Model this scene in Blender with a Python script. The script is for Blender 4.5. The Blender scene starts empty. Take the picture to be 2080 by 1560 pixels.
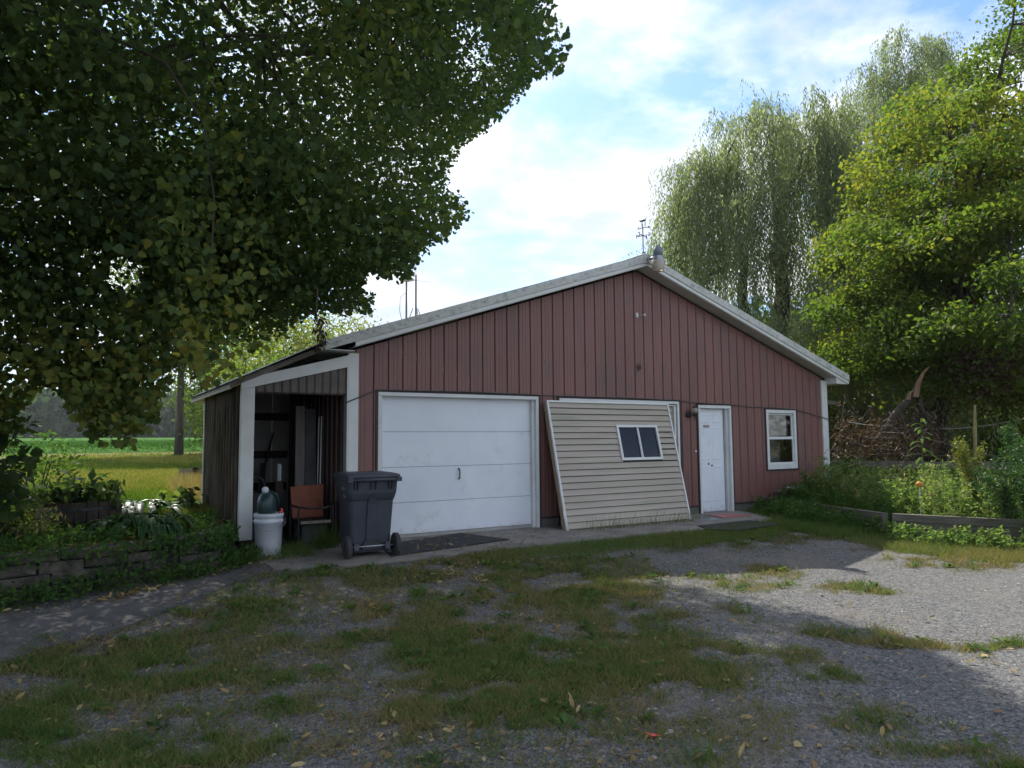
import bpy, math, random
import numpy as np
from mathutils import Vector, Matrix
random.seed(7); rng = np.random.default_rng(7)
sc = bpy.context.scene
# ---------------------------------------------------------------- camera
CX, CY, CZ = -3.66177, -9.92825, 1.44599
YAW, PITCH, ROLL, FPX = 0.5470728, 0.0793533, -0.0080903, 1441.162
def cam_axes():
    cy, sy, cp, sp = math.cos(YAW), math.sin(YAW), math.cos(PITCH), math.sin(PITCH)
    fwd = np.array([sy*cp, cy*cp, sp]); right = np.array([cy, -sy, 0.]); up = np.cross(right, fwd)
    return math.cos(ROLL)*right+math.sin(ROLL)*up, -math.sin(ROLL)*right+math.cos(ROLL)*up, fwd
AR, AU, AF = cam_axes(); CAM = np.array([CX, CY, CZ])
cd = bpy.data.cameras.new('camera'); cam = bpy.data.objects.new('camera', cd); sc.collection.objects.link(cam)
cd.sensor_width = 36; cd.lens = FPX/2080*36; cd.clip_end = 3000; cd.clip_start = .05
cam.matrix_world = Matrix(((AR[0], AU[0], -AF[0], CX), (AR[1], AU[1], -AF[1], CY), (AR[2], AU[2], -AF[2], CZ), (0, 0, 0, 1)))
sc.camera = cam
# ---------------------------------------------------------------- light
SX, SY = -.15, -.82                    # shadow displacement per metre of height
sd = Vector((-SX, -SY, 1)).normalized()
SUN_EL = math.asin(sd.z); SUN_AZ = math.atan2(sd.x, sd.y)
w = bpy.data.worlds.new('World'); sc.world = w; w.use_nodes = True
nt = w.node_tree; nt.nodes.clear()
def N(t, **k):
    n = nt.nodes.new(t)
    for a, b in k.items():
        if a.startswith('i_'): n.inputs[int(a[2:])].default_value = b
        else: setattr(n, a, b)
    return n
L = lambda a, b: nt.links.new(a, b)
sky = N('ShaderNodeTexSky', sky_type='NISHITA', sun_disc=False, sun_elevation=SUN_EL, sun_rotation=SUN_AZ, dust_density=1.0, air_density=1.0)
bg = N('ShaderNodeBackground'); bg.inputs[1].default_value = .15
out = N('ShaderNodeOutputWorld')
tc = N('ShaderNodeTexCoord'); sep = N('ShaderNodeSeparateXYZ'); L(tc.outputs['Generated'], sep.inputs[0])
zz = N('ShaderNodeMath', operation='MAXIMUM', i_1=0.0); L(sep.outputs[2], zz.inputs[0])
za = N('ShaderNodeMath', operation='ADD', i_1=.22); L(zz.outputs[0], za.inputs[0])
dx = N('ShaderNodeMath', operation='DIVIDE'); L(sep.outputs[0], dx.inputs[0]); L(za.outputs[0], dx.inputs[1])
dy = N('ShaderNodeMath', operation='DIVIDE'); L(sep.outputs[1], dy.inputs[0]); L(za.outputs[0], dy.inputs[1])
cmb = N('ShaderNodeCombineXYZ', i_2=77.7); L(dx.outputs[0], cmb.inputs[0]); L(dy.outputs[0], cmb.inputs[1])
n1 = N('ShaderNodeTexNoise'); n1.inputs['Scale'].default_value = 1.9; n1.inputs['Detail'].default_value = 9; n1.inputs['Roughness'].default_value = .58; n1.inputs['Distortion'].default_value = .15
L(cmb.outputs[0], n1.inputs['Vector'])
rp = N('ShaderNodeValToRGB'); rp.color_ramp.elements[0].position = .395; rp.color_ramp.elements[1].position = .53
L(n1.outputs[0], rp.inputs[0])
n2 = N('ShaderNodeTexNoise'); n2.inputs['Scale'].default_value = 3.3; n2.inputs['Detail'].default_value = 7; n2.inputs['Roughness'].default_value = .55
mp = N('ShaderNodeMapping'); mp.inputs['Location'].default_value = (4.2, 1.3, .4); L(cmb.outputs[0], mp.inputs[0]); L(mp.outputs[0], n2.inputs['Vector'])
rc = N('ShaderNodeValToRGB'); e = rc.color_ramp.elements
e[0].position = .38; e[0].color = (1.6, 1.78, 2.15, 1); e[1].position = .62; e[1].color = (2.55, 2.65, 2.85, 1)
L(n2.outputs[0], rc.inputs[0])
mx = N('ShaderNodeMixRGB'); L(rp.outputs[0], mx.inputs[0])
skb = N('ShaderNodeMixRGB', blend_type='MULTIPLY', i_0=1.0); skb.inputs[2].default_value = (.29, .36, .46, 1)
L(sky.outputs[0], skb.inputs[1]); L(skb.outputs[0], mx.inputs[1]); L(rc.outputs[0], mx.inputs[2])
L(mx.outputs[0], bg.inputs[0]); L(bg.outputs[0], out.inputs[0])
sl = bpy.data.lights.new('sun', 'SUN'); sl.energy = 2.0; sl.angle = math.radians(.5); sl.color = (1, .95, .86)
so = bpy.data.objects.new('sun', sl); sc.collection.objects.link(so); so.rotation_euler = sd.to_track_quat('Z', 'Y').to_euler(); so.location = (0, 20, 40)
vs = sc.view_settings; sc.display_settings.display_device = 'sRGB'
vs.view_transform = 'Standard'; vs.look = 'None'; vs.exposure = 1.85; vs.gamma = 1; vs.use_curve_mapping = False
sc.render.engine = 'CYCLES'; sc.cycles.max_bounces = 6; sc.cycles.transparent_max_bounces = 8; sc.cycles.diffuse_bounces = 4

# ---------------------------------------------------------------- helpers
def ray(px, py): return (px-1040)/FPX*AR-(py-780)/FPX*AU+AF
def gnd(px, py, z=0.):
    d = ray(px, py); return CAM+(z-CZ)/d[2]*d
def wal(px, py, y=0.):
    d = ray(px, py); return CAM+(y-CY)/d[1]*d
def far(px, py, dist):
    d = ray(px, py); return CAM+d*dist/math.hypot(d[0], d[1])
def proj(P):
    P = np.asarray(P)-CAM; z = P@AF; zs = np.where(np.abs(z) < 1e-6, 1e-6, z)
    return 1040+FPX*(P@AR)/zs, 780-FPX*(P@AU)/zs, z
def inpoly(x, y, poly):
    x = np.asarray(x, float); y = np.asarray(y, float); c = np.zeros(x.shape, bool); n = len(poly)
    for i in range(n):
        x1, y1 = poly[i]; x2, y2 = poly[(i+1) % n]
        if y1 == y2: continue
        m = ((y1 > y) != (y2 > y)) & (x < (x2-x1)*(y-y1)/(y2-y1)+x1)
        c ^= m
    return c
_perm = rng.permutation(4096)
def _h(i, j): return _perm[(_perm[i & 4095]+j) & 4095]/4095.
def vnoise(x, y):
    xi = np.floor(x).astype(int); yi = np.floor(y).astype(int); fx = x-xi; fy = y-yi
    fx = fx*fx*(3-2*fx); fy = fy*fy*(3-2*fy)
    return (_h(xi, yi)*(1-fx)+_h(xi+1, yi)*fx)*(1-fy)+(_h(xi, yi+1)*(1-fx)+_h(xi+1, yi+1)*fx)*fy
def fbm(x, y, o=4):
    s = 0; a = 1; t = 0
    for k in range(o): s = s+a*vnoise(x*2**k+k*17.3, y*2**k-k*9.1); t += a; a *= .55
    return s/t
sst = lambda a, b, x: (lambda t: t*t*(3-2*t))(np.clip((x-a)/(b-a), 0, 1))

class MB:
    """collects simple shapes (world coordinates) and links them as one mesh"""
    def __init__(s): s.v = []; s.f = []
    def add(s, V, F):
        o = len(s.v); s.v += [tuple(map(float, p)) for p in V]; s.f += [tuple(i+o for i in f) for f in F]; return s
    def hexa(s, P):   # 8 points: bottom ring 0-3, top ring 4-7
        return s.add(P, [(3, 2, 1, 0), (4, 5, 6, 7), (0, 1, 5, 4), (1, 2, 6, 5), (2, 3, 7, 6), (3, 0, 4, 7)])
    def box(s, x0, x1, y0, y1, z0, z1, b=0):
        if b <= 0: return s.hexa([(x0, y0, z0), (x1, y0, z0), (x1, y1, z0), (x0, y1, z0), (x0, y0, z1), (x1, y0, z1), (x1, y1, z1), (x0, y1, z1)])
        b = min(b, (x1-x0)*.45, (y1-y0)*.45, (z1-z0)*.45)
        V = []; idx = {}
        def P(*p): V.append(p); return len(V)-1
        for i, x in enumerate((x0, x1)):
            for j, y in enumerate((y0, y1)):
                for k, z in enumerate((z0, z1)):
                    sx = b if i == 0 else -b; sy = b if j == 0 else -b; sz = b if k == 0 else -b
                    idx[i, j, k, 0] = P(x, y+sy, z+sz); idx[i, j, k, 1] = P(x+sx, y, z+sz); idx[i, j, k, 2] = P(x+sx, y+sy, z)
        F = []
        R = [(0, 0), (1, 0), (1, 1), (0, 1)]
        F.append([idx[0, j, k, 0] for j, k in R][::-1]); F.append([idx[1, j, k, 0] for j, k in R])
        F.append([idx[i, 0, k, 1] for i, k in R]); F.append([idx[i, 1, k, 1] for i, k in R][::-1])
        F.append([idx[i, j, 0, 2] for i, j in R][::-1]); F.append([idx[i, j, 1, 2] for i, j in R])
        for j in (0, 1):
            for k in (0, 1): F.append([idx[0, j, k, 1], idx[1, j, k, 1], idx[1, j, k, 2], idx[0, j, k, 2]])
        for i in (0, 1):
            for k in (0, 1): F.append([idx[i, 0, k, 0], idx[i, 1, k, 0], idx[i, 1, k, 2], idx[i, 0, k, 2]])
        for i in (0, 1):
            for j in (0, 1): F.append([idx[i, j, 0, 0], idx[i, j, 1, 0], idx[i, j, 1, 1], idx[i, j, 0, 1]])
        for i in (0, 1):
            for j in (0, 1):
                for k in (0, 1): F.append([idx[i, j, k, 0], idx[i, j, k, 1], idx[i, j, k, 2]])
        return s.add(V, F)
    def bar(s, a, b, w, h, up=(0, 0, 1)):
        a = Vector(a); b = Vector(b); d = (b-a).normalized(); u = Vector(up)
        if abs(d.dot(u)) > .99: u = Vector((0, 1, 0))
        r = d.cross(u).normalized(); u = r.cross(d)
        q = [(-1, -1), (1, -1), (1, 1), (-1, 1)]
        return s.hexa([a+r*(w/2*i)+u*(h/2*j) for i, j in q]+[b+r*(w/2*i)+u*(h/2*j) for i, j in q])
    def tube(s, pts, rad, n=8, cap=True):
        pts = [Vector(p) for p in pts]; m = len(pts)
        if not hasattr(rad, '__len__'): rad = [rad]*m
        V = []; ref = None
        for i, p in enumerate(pts):
            t = (pts[min(i+1, m-1)]-pts[max(i-1, 0)]).normalized()
            if ref is None: ref = Vector((0, 0, 1)) if abs(t.z) < .9 else Vector((1, 0, 0))
            r = t.cross(ref).normalized(); ref = r.cross(t).normalized()
            for k in range(n):
                a = 2*math.pi*k/n; V.append(p+(r*math.cos(a)+ref*math.sin(a))*rad[i])
        F = [(i*n+k, i*n+(k+1) % n, (i+1)*n+(k+1) % n, (i+1)*n+k) for i in range(m-1) for k in range(n)]
        if cap: F += [tuple(range(n))[::-1], tuple((m-1)*n+k for k in range(n))]
        return s.add(V, F)
    def lathe(s, prof, c, n=20, axis='z'):
        V = []
        for r, z in prof:
            for k in range(n):
                a = 2*math.pi*k/n; q = (r*math.cos(a), r*math.sin(a), z)
                if axis == 'x': q = (q[2], q[0], q[1])
                if axis == 'y': q = (q[0], q[2], q[1])
                V.append((c[0]+q[0], c[1]+q[1], c[2]+q[2]))
        m = len(prof)
        F = [(i*n+k, i*n+(k+1) % n, (i+1)*n+(k+1) % n, (i+1)*n+k) for i in range(m-1) for k in range(n)]
        F += [tuple(range(n))[::-1], tuple((m-1)*n+k for k in range(n))]
        return s.add(V, F)
    def prism(s, poly, z0, z1):
        n = len(poly); V = [(x, y, z0) for x, y in poly]+[(x, y, z1) for x, y in poly]
        return s.add(V, [tuple(range(n))[::-1], tuple(range(n, 2*n))]+[(i, (i+1) % n, n+(i+1) % n, n+i) for i in range(n)])
    def build(s, name, mat, parent=None, smooth=False, **tags):
        me = bpy.data.meshes.new(name); me.from_pydata(s.v, [], s.f); me.update()
        return link(name, me, mat, parent, smooth, **tags)
def link(name, me, mat, parent=None, smooth=False, **tags):
    if mat: me.materials.append(mat)
    if smooth: me.polygons.foreach_set('use_smooth', [True]*len(me.polygons))
    o = bpy.data.objects.new(name, me); sc.collection.objects.link(o)
    if parent is not None:
        o.parent = parent
        w_ = Vector((0, 0, 0)); q = parent
        while q: w_ += q.location; q = q.parent
        o.location = -w_
    for k, v in tags.items(): o[k] = v
    return o
def thing(name, label, cat, loc, group=None):
    o = bpy.data.objects.new(name, None); sc.collection.objects.link(o); o.location = loc
    o.empty_display_size = .1; o['label'] = label; o['category'] = cat
    if group: o['group'] = group
    return o
def npmesh(name, V, k, nf_quads):
    """V (n,3); faces (m,k) index array"""
    F = np.asarray(nf_quads, np.int32); me = bpy.data.meshes.new(name)
    me.vertices.add(len(V)); me.vertices.foreach_set('co', np.asarray(V, np.float32).ravel())
    me.loops.add(F.size); me.loops.foreach_set('vertex_index', F.ravel())
    me.polygons.add(len(F)); me.polygons.foreach_set('loop_start', np.arange(0, F.size, F.shape[1], dtype=np.int32))
    me.update(calc_edges=True); return me
def attr(me, name, vals):
    a = me.attributes.new(name, 'FLOAT', 'POINT'); a.data.foreach_set('value', np.asarray(vals, np.float32))
def unit(a): return a/np.maximum(np.linalg.norm(a, axis=-1, keepdims=True), 1e-9)
# leaf templates (x along width, y along axis, z normal); all faces quads
HEART = (np.array([(0, 0, 0), (-.42, .12, .05), (-.4, .55, .07), (0, 1., 0), (.4, .55, .07), (.42, .12, .05)]), [(0, 3, 2, 1), (0, 5, 4, 3)])
LANCE = (np.array([(0, 0, 0), (-.12, .45, .04), (0, 1., -.06), (.12, .45, .04)]), [(0, 3, 2, 1)])
OVAL = (np.array([(0, 0, 0), (-.28, .4, .06), (0, 1., -.05), (.28, .4, .06)]), [(0, 3, 2, 1)])
BLADE = (np.array([(-.5, 0, 0), (.5, 0, 0), (.32, .55, .06), (-.32, .55, .06), (.03, 1, .25), (-.03, 1, .25)]), [(0, 1, 2, 3), (3, 2, 4, 5)])
QBLADE = (np.array([(-.5, 0, 0), (.5, 0, 0), (.1, 1, .12), (-.1, 1, .12)]), [(0, 1, 2, 3)])
CURL = (np.array([(0, 0, 0), (-.13, .3, .07), (-.12, .7, .1), (0, 1., .05), (.12, .7, .06), (.13, .3, .1)]), [(0, 3, 2, 1), (0, 5, 4, 3)])
def leafmesh(name, tpl, pos, axis, nrm, size, width=None):
    tv, tf = tpl; n = len(pos); a = unit(axis); s = unit(np.cross(a, nrm)); m = np.cross(s, a)
    size = np.broadcast_to(size, (n,)); width = size if width is None else np.broadcast_to(width, (n,))
    V = pos[:, None, :]+s[:, None, :]*(tv[None, :, 0:1]*width[:, None, None])+a[:, None, :]*(tv[None, :, 1:2]*size[:, None, None])+m[:, None, :]*(tv[None, :, 2:3]*size[:, None, None])
    F = (np.arange(n)[:, None, None]*len(tv)+np.array(tf)[None]).reshape(-1, 4)
    return npmesh(name, V.reshape(-1, 3), 4, F), len(tv)
def rnd_dir(n, zb=0.):
    d = rng.normal(size=(n, 3)); d[:, 2] += zb; return unit(d)

# ---------------------------------------------------------------- materials
def newmat(name):
    m = bpy.data.materials.new(name); m.use_nodes = True; t = m.node_tree; t.nodes.clear()
    o = t.nodes.new('ShaderNodeOutputMaterial'); b = t.nodes.new('ShaderNodeBsdfPrincipled'); t.links.new(b.outputs[0], o.inputs[0])
    return m, t, b, o
def pos(t, stretch=(1, 1, 1)):
    g = t.nodes.new('ShaderNodeNewGeometry'); mp = t.nodes.new('ShaderNodeMapping'); mp.inputs['Scale'].default_value = stretch
    t.links.new(g.outputs['Position'], mp.inputs[0]); return mp.outputs[0]
def noise(t, scale, vec, detail=5, rough=.6):
    n = t.nodes.new('ShaderNodeTexNoise'); n.inputs['Scale'].default_value = scale; n.inputs['Detail'].default_value = detail; n.inputs['Roughness'].default_value = rough
    t.links.new(vec, n.inputs['Vector']); return n.outputs[0]
def ramp(t, src, stops):
    r = t.nodes.new('ShaderNodeValToRGB'); e = r.color_ramp.elements
    while len(e) < len(stops): e.new(.5)
    for k, (p, c) in enumerate(stops): e[k].position = p; e[k].color = (*c, 1) if len(c) == 3 else c
    t.links.new(src, r.inputs[0]); return r.outputs[0]
def mixc(t, fac, a, b, mode='MIX'):
    m = t.nodes.new('ShaderNodeMixRGB'); m.blend_type = mode
    for i, q in ((0, fac), (1, a), (2, b)):
        if hasattr(q, 'is_linked'): t.links.new(q, m.inputs[i])
        else: m.inputs[i].default_value = (*q, 1) if hasattr(q, '__len__') else q
    return m.outputs[0]
def bump(t, b, src, strength, dist):
    n = t.nodes.new('ShaderNodeBump'); n.inputs['Strength'].default_value = strength; n.inputs['Distance'].default_value = dist
    t.links.new(src, n.inputs['Height']); t.links.new(n.outputs[0], b.inputs['Normal'])
def M(name, c1, c2=None, scale=6, rough=.6, bmp=0, bd=.01, stretch=(1, 1, 1), metal=0, lo=.35, hi=.65, dirt=None, dscale=3, dlo=.55, dhi=.7, spec=None, fine=None, splash=None, sh=.55):
    m, t, b, o = newmat(name); v = pos(t, stretch); n = noise(t, scale, v)
    c = ramp(t, n, [(lo, c1), (hi, c2 or c1)])
    if dirt:
        d = noise(t, dscale, pos(t, stretch), 8, .7); f = ramp(t, d, [(dlo, (0, 0, 0)), (dhi, (1, 1, 1))]); c = mixc(t, f, c, dirt)
    if splash:      # mud thrown up by rain along the foot of a wall, with a ragged upper edge
        g = t.nodes.new('ShaderNodeNewGeometry'); sp = t.nodes.new('ShaderNodeSeparateXYZ'); t.links.new(g.outputs['Position'], sp.inputs[0])
        nn = noise(t, 7, g.outputs['Position'], 8, .75); mm = t.nodes.new('ShaderNodeMath'); mm.operation = 'MULTIPLY_ADD'; mm.inputs[1].default_value = sh*1.6; t.links.new(nn, mm.inputs[0]); mi = t.nodes.new('ShaderNodeMath'); mi.operation = 'MULTIPLY'; mi.inputs[1].default_value = -1; t.links.new(sp.outputs[2], mi.inputs[0]); t.links.new(mi.outputs[0], mm.inputs[2])
        c = mixc(t, ramp(t, mm.outputs[0], [(.12, (0, 0, 0)), (sh*1.1, (.8, .8, .8))]), c, splash)
    t.links.new(c, b.inputs['Base Color']); b.inputs['Roughness'].default_value = rough; b.inputs['Metallic'].default_value = metal
    if spec is not None: b.inputs['Specular IOR Level'].default_value = spec
    if bmp: bump(t, b, noise(t, fine or scale*4, v, 6), bmp, bd)
    return m
def leafmat(name, stops, trans=.4, rough=.45, spec=.35, tcol=1.6):
    """stops: colour ramp over the 'tint' attribute; leaves also let light through"""
    m, t, b, o = newmat(name)
    a = t.nodes.new('ShaderNodeAttribute'); a.attribute_name = 'tint'
    g = t.nodes.new('ShaderNodeNewGeometry'); r = g.outputs['Random Per Island']
    mr = t.nodes.new('ShaderNodeMath'); mr.operation = 'MULTIPLY_ADD'; mr.inputs[1].default_value = .22; mr.inputs[2].default_value = -.11; t.links.new(r, mr.inputs[0])
    ad = t.nodes.new('ShaderNodeMath'); ad.operation = 'ADD'; t.links.new(a.outputs['Fac'], ad.inputs[0]); t.links.new(mr.outputs[0], ad.inputs[1])
    c = ramp(t, ad.outputs[0], stops)
    t.links.new(c, b.inputs['Base Color']); b.inputs['Roughness'].default_value = rough; b.inputs['Specular IOR Level'].default_value = spec
    tr = t.nodes.new('ShaderNodeBsdfTranslucent'); tcx = mixc(t, 1.0, c, (tcol, tcol*1.05, tcol*.5), 'MULTIPLY'); t.links.new(tcx, tr.inputs[0])
    ms = t.nodes.new('ShaderNodeMixShader'); ms.inputs[0].default_value = trans
    t.links.new(b.outputs[0], ms.inputs[1]); t.links.new(tr.outputs[0], ms.inputs[2]); t.links.new(ms.outputs[0], o.inputs[0])
    return m
WHITE = M('white_trim', (.62, .64, .62), (.7, .71, .69), 4, .5, dirt=(.42, .43, .38), dscale=5, dlo=.62, dhi=.8)
FASCIA = M('weathered_fascia', (.5, .52, .48), (.58, .59, .56), 4, .7, .3, .002, dirt=(.24, .26, .22), dscale=17, dlo=.5, dhi=.68, stretch=(.6, 1, 1))
SOFFIT = M('soffit_white', (.5, .5, .47), (.6, .6, .57), 3, .6)
DOORW = M('door_white', (.7, .74, .8), (.76, .79, .83), 2, .45, .12, .006, fine=5, splash=(.36, .34, .29), sh=.3, dirt=(.5, .5, .45), dscale=2.2, dlo=.58, dhi=.85)
DARKTRIM = M('dark_trim', (.03, .022, .024), (.045, .03, .03), 5, .6)
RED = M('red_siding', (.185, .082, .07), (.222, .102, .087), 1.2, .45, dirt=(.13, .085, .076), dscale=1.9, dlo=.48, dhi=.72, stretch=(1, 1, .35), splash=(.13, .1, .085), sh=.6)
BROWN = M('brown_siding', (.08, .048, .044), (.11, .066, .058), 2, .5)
CORR = M('corrugated_brown', (.018, .013, .01), (.036, .027, .02), 3, .85, spec=.15, dirt=(.08, .065, .045), dscale=9, dlo=.6, dhi=.8, stretch=(1, 1, .2))
INNER = M('inner_sheet', (.34, .32, .29), (.42, .4, .36), 3, .7)
WOOD = M('grey_wood', (.1, .085, .07), (.19, .165, .135), 7, .85, .5, .004, stretch=(1, 1, .15))
LUMBER = M('raw_lumber', (.26, .19, .12), (.36, .27, .17), 9, .8, .4, .003, stretch=(3, 3, .3), dirt=(.13, .1, .06), dscale=6)
TIMBER = M('landscape_timber', (.085, .078, .06), (.17, .155, .125), 8, .9, .6, .006, stretch=(.4, .4, 3), dirt=(.07, .09, .045), dscale=4)
DARKWOOD = M('dark_wood', (.03, .022, .017), (.06, .045, .035), 6, .85, .4, .004)
VINYL = M('vinyl_siding', (.35, .305, .25), (.41, .36, .3), 2, .5, .15, .001, stretch=(.4, 1, 6), dirt=(.25, .27, .18), dscale=1.7, dlo=.5, dhi=.72)
BLACKM = M('black_metal', (.012, .013, .015), (.03, .03, .032), 6, .5)
STEEL = M('galvanised_steel', (.28, .3, .33), (.38, .4, .42), 12, .45, metal=.6)
CONC = M('concrete', (.17, .16, .145), (.25, .23, .205), 3, .9, .35, .004, dirt=(.11, .1, .085), dscale=2.2, dlo=.5, dhi=.72, fine=60)
ASPH = M('asphalt_path', (.065, .065, .068), (.105, .102, .1), 3, .92, .8, .006, dirt=(.17, .16, .15), dscale=24, dlo=.56, dhi=.72, fine=80)
FOUND = M('foundation', (.09, .095, .08), (.14, .14, .12), 4, .9, .4, .004)
BLOCKM = M('retaining_block', (.06, .053, .043), (.15, .13, .102), 11, .95, 1, .03, dirt=(.022, .024, .018), dscale=4.5, dlo=.4, dhi=.6, fine=30)
RUBBER = M('rubber_mat', (.012, .013, .015), (.03, .03, .033), 20, .85, .5, .003)
BINM = M('bin_plastic', (.04, .046, .06), (.055, .062, .078), 3, .5, .25, .001, dirt=(.1, .105, .11), dscale=4, dlo=.6, dhi=.9, fine=90)
TYRE = M('tyre_rubber', (.035, .035, .037), (.05, .05, .05), 9, .85)
BUCKETM = M('white_plastic', (.5, .53, .58), (.6, .62, .66), 5, .5, dirt=(.22, .2, .16), dscale=4, dlo=.62, dhi=.85)
TEAL = M('dark_teal_plastic', (.01, .035, .035), (.02, .05, .05), 5, .35)
ORANGE = M('orange_vinyl', (.2, .05, .02), (.27, .072, .03), 9, .6, dirt=(.1, .03, .015), dscale=6)
REDP = M('red_plastic', (.6, .06, .05), (.7, .1, .07), 9, .5)
REDMAT = M('red_door_mat', (.3, .1, .1), (.4, .2, .19), 6, .95, .5, .004)
BARK = M('bark', (.035, .028, .022), (.085, .07, .055), 5, .95, 1, .03, stretch=(1, 1, .25), fine=9)
PALEBARK = M('split_wood', (.2, .125, .075), (.33, .22, .13), 8, .85, .5, .005, stretch=(2, 2, .3))
TWIG = M('dry_twig', (.09, .07, .05), (.16, .13, .1), 10, .9)
CABLE = M('cable_sheath', (.05, .05, .05), (.09, .09, .09), 5, .5)
CABLE_SUN = M('sunlit_cable', (.4, .4, .38), (.5, .5, .48), 5, .5)  # same cable past the corner, sunlight put into a paler colour
m, t, b, o = newmat('window_glass'); b.inputs['Base Color'].default_value = (.02, .024, .034, 1); b.inputs['Roughness'].default_value = .12; b.inputs['Specular IOR Level'].default_value = .28
GLASS = m
m, t, b, o = newmat('clear_glass'); b.inputs['Base Color'].default_value = (.6, .58, .52, 1); b.inputs['Roughness'].default_value = .2; b.inputs['Transmission Weight'].default_value = .6
CLEAR = m
m, t, b, o = newmat('refractor_lens'); b.inputs['Base Color'].default_value = (.6, .53, .45, 1); b.inputs['Roughness'].default_value = .35; b.inputs['Transmission Weight'].default_value = .35
LENS = m
G_DARK = [(0, (.04, .066, .03)), (.45, (.068, .11, .042)), (.7, (.115, .155, .042)), (.88, (.21, .19, .04)), (1, (.27, .16, .04))]
LINDEN = leafmat('linden_leaf', G_DARK, .45, .6, .12)
BOXL = leafmat('boxelder_leaf', [(0, (.05, .09, .022)), (.5, (.105, .16, .03)), (1, (.24, .23, .035))], .5, .6, .2)
WILLOWL = leafmat('willow_leaf', [(0, (.11, .145, .08)), (.5, (.18, .22, .13)), (1, (.3, .33, .21))], .55, .5, .3)
WEEDL = leafmat('weed_leaf', [(0, (.03, .07, .022)), (.5, (.07, .135, .036)), (.8, (.13, .185, .05)), (1, (.22, .17, .11))], .4, .6, .05)
BEDL = leafmat('sunny_weed_leaf', [(0, (.05, .1, .03)), (.5, (.12, .19, .06)), (.8, (.2, .25, .1)), (1, (.3, .24, .18))], .5, .6, .08)  # brighter copy of the weed leaf, sunlight put into its colour
GRASSL = leafmat('grass_blade', [(0, (.06, .105, .03)), (.4, (.1, .16, .045)), (.65, (.165, .17, .07)), (1, (.26, .2, .11))], .35, .7, .03)
DRYL = leafmat('dry_leaf', [(0, (.1, .065, .035)), (.35, (.2, .125, .06)), (.65, (.31, .22, .09)), (1, (.4, .32, .16))], .2, .7)
BROWNL = leafmat('dead_foliage', [(0, (.035, .024, .016)), (.5, (.08, .05, .033)), (1, (.13, .085, .055))], .2, .7)
HOSTA = leafmat('hosta_leaf', [(0, (.015, .04, .018)), (.6, (.03, .08, .03)), (1, (.06, .12, .04))], .25, .4)
FARL = leafmat('distant_foliage', [(0, (.03, .06, .022)), (.5, (.06, .1, .032)), (1, (.11, .14, .04))], .3, .8, 0)
# ---------------------------------------------------------------- ground
WALLLINE = [(-9.5, -2.35), (-4.8, -1.85), (-3.3, -1.5), (-2.25, -1.02), (-1.98, -.4), (-1.93, 0)]
RAISED = [(-700, -2.15)]+[(x-.06, y+.2) for x, y in WALLLINE[:-1]]+[(-1.93, 0), (-1.9, 3.1), (-.45, 3.1), (-.45, 700), (-700, 700)]
BED = [(7.5, -3.4), (8.1, -4.9), (9.3, -8), (16, -9), (13.6, -4.2), (11.0, .1), (8.6, .1)]
HB = [(-700, .35), (8, .35), (22, .42), (40, .68), (47, .82), (190, 2.55), (260, 2.9), (900, 3.)]
def H(x, y):
    x = np.asarray(x, float); y = np.asarray(y, float)
    hl = np.interp(y, [a for a, _ in HB], [b for _, b in HB])
    yard = -.02-.13*sst(-1.6, -4.2, y)+(fbm(x*.6, y*.6, 3)-.5)*.06*sst(-2, -4, y)+(fbm(x*3, y*3, 3)-.5)*.02*sst(-1.8, -2.4, y)
    yard = yard*(1-sst(8, 30, y))+hl*sst(8, 30, y)
    up = hl+.03*sst(2., 0., y)+(fbm(x*.5, y*.5)-.5)*.1
    h = np.where(inpoly(x, y, RAISED), up, yard)
    return np.where(inpoly(x, y, BED), yard+.17, h)
def axis(lo, hi, step, far_):
    a = list(np.arange(lo, hi, step)); s = step; x = hi
    while x < far_: a.append(x); s = min(s*1.12, 40); x += s
    a.append(far_); s = step; x = lo-step; b = []
    while x > -far_: b.append(x); s = min(s*1.12, 40); x -= s
    b.append(-far_); return np.array(b[::-1]+a)
gx = axis(-6.5, 9.5, .08, 900); gy = axis(-9, 1.2, .08, 900)
X, Y = np.meshgrid(gx, gy); Z = H(X, Y)
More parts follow.
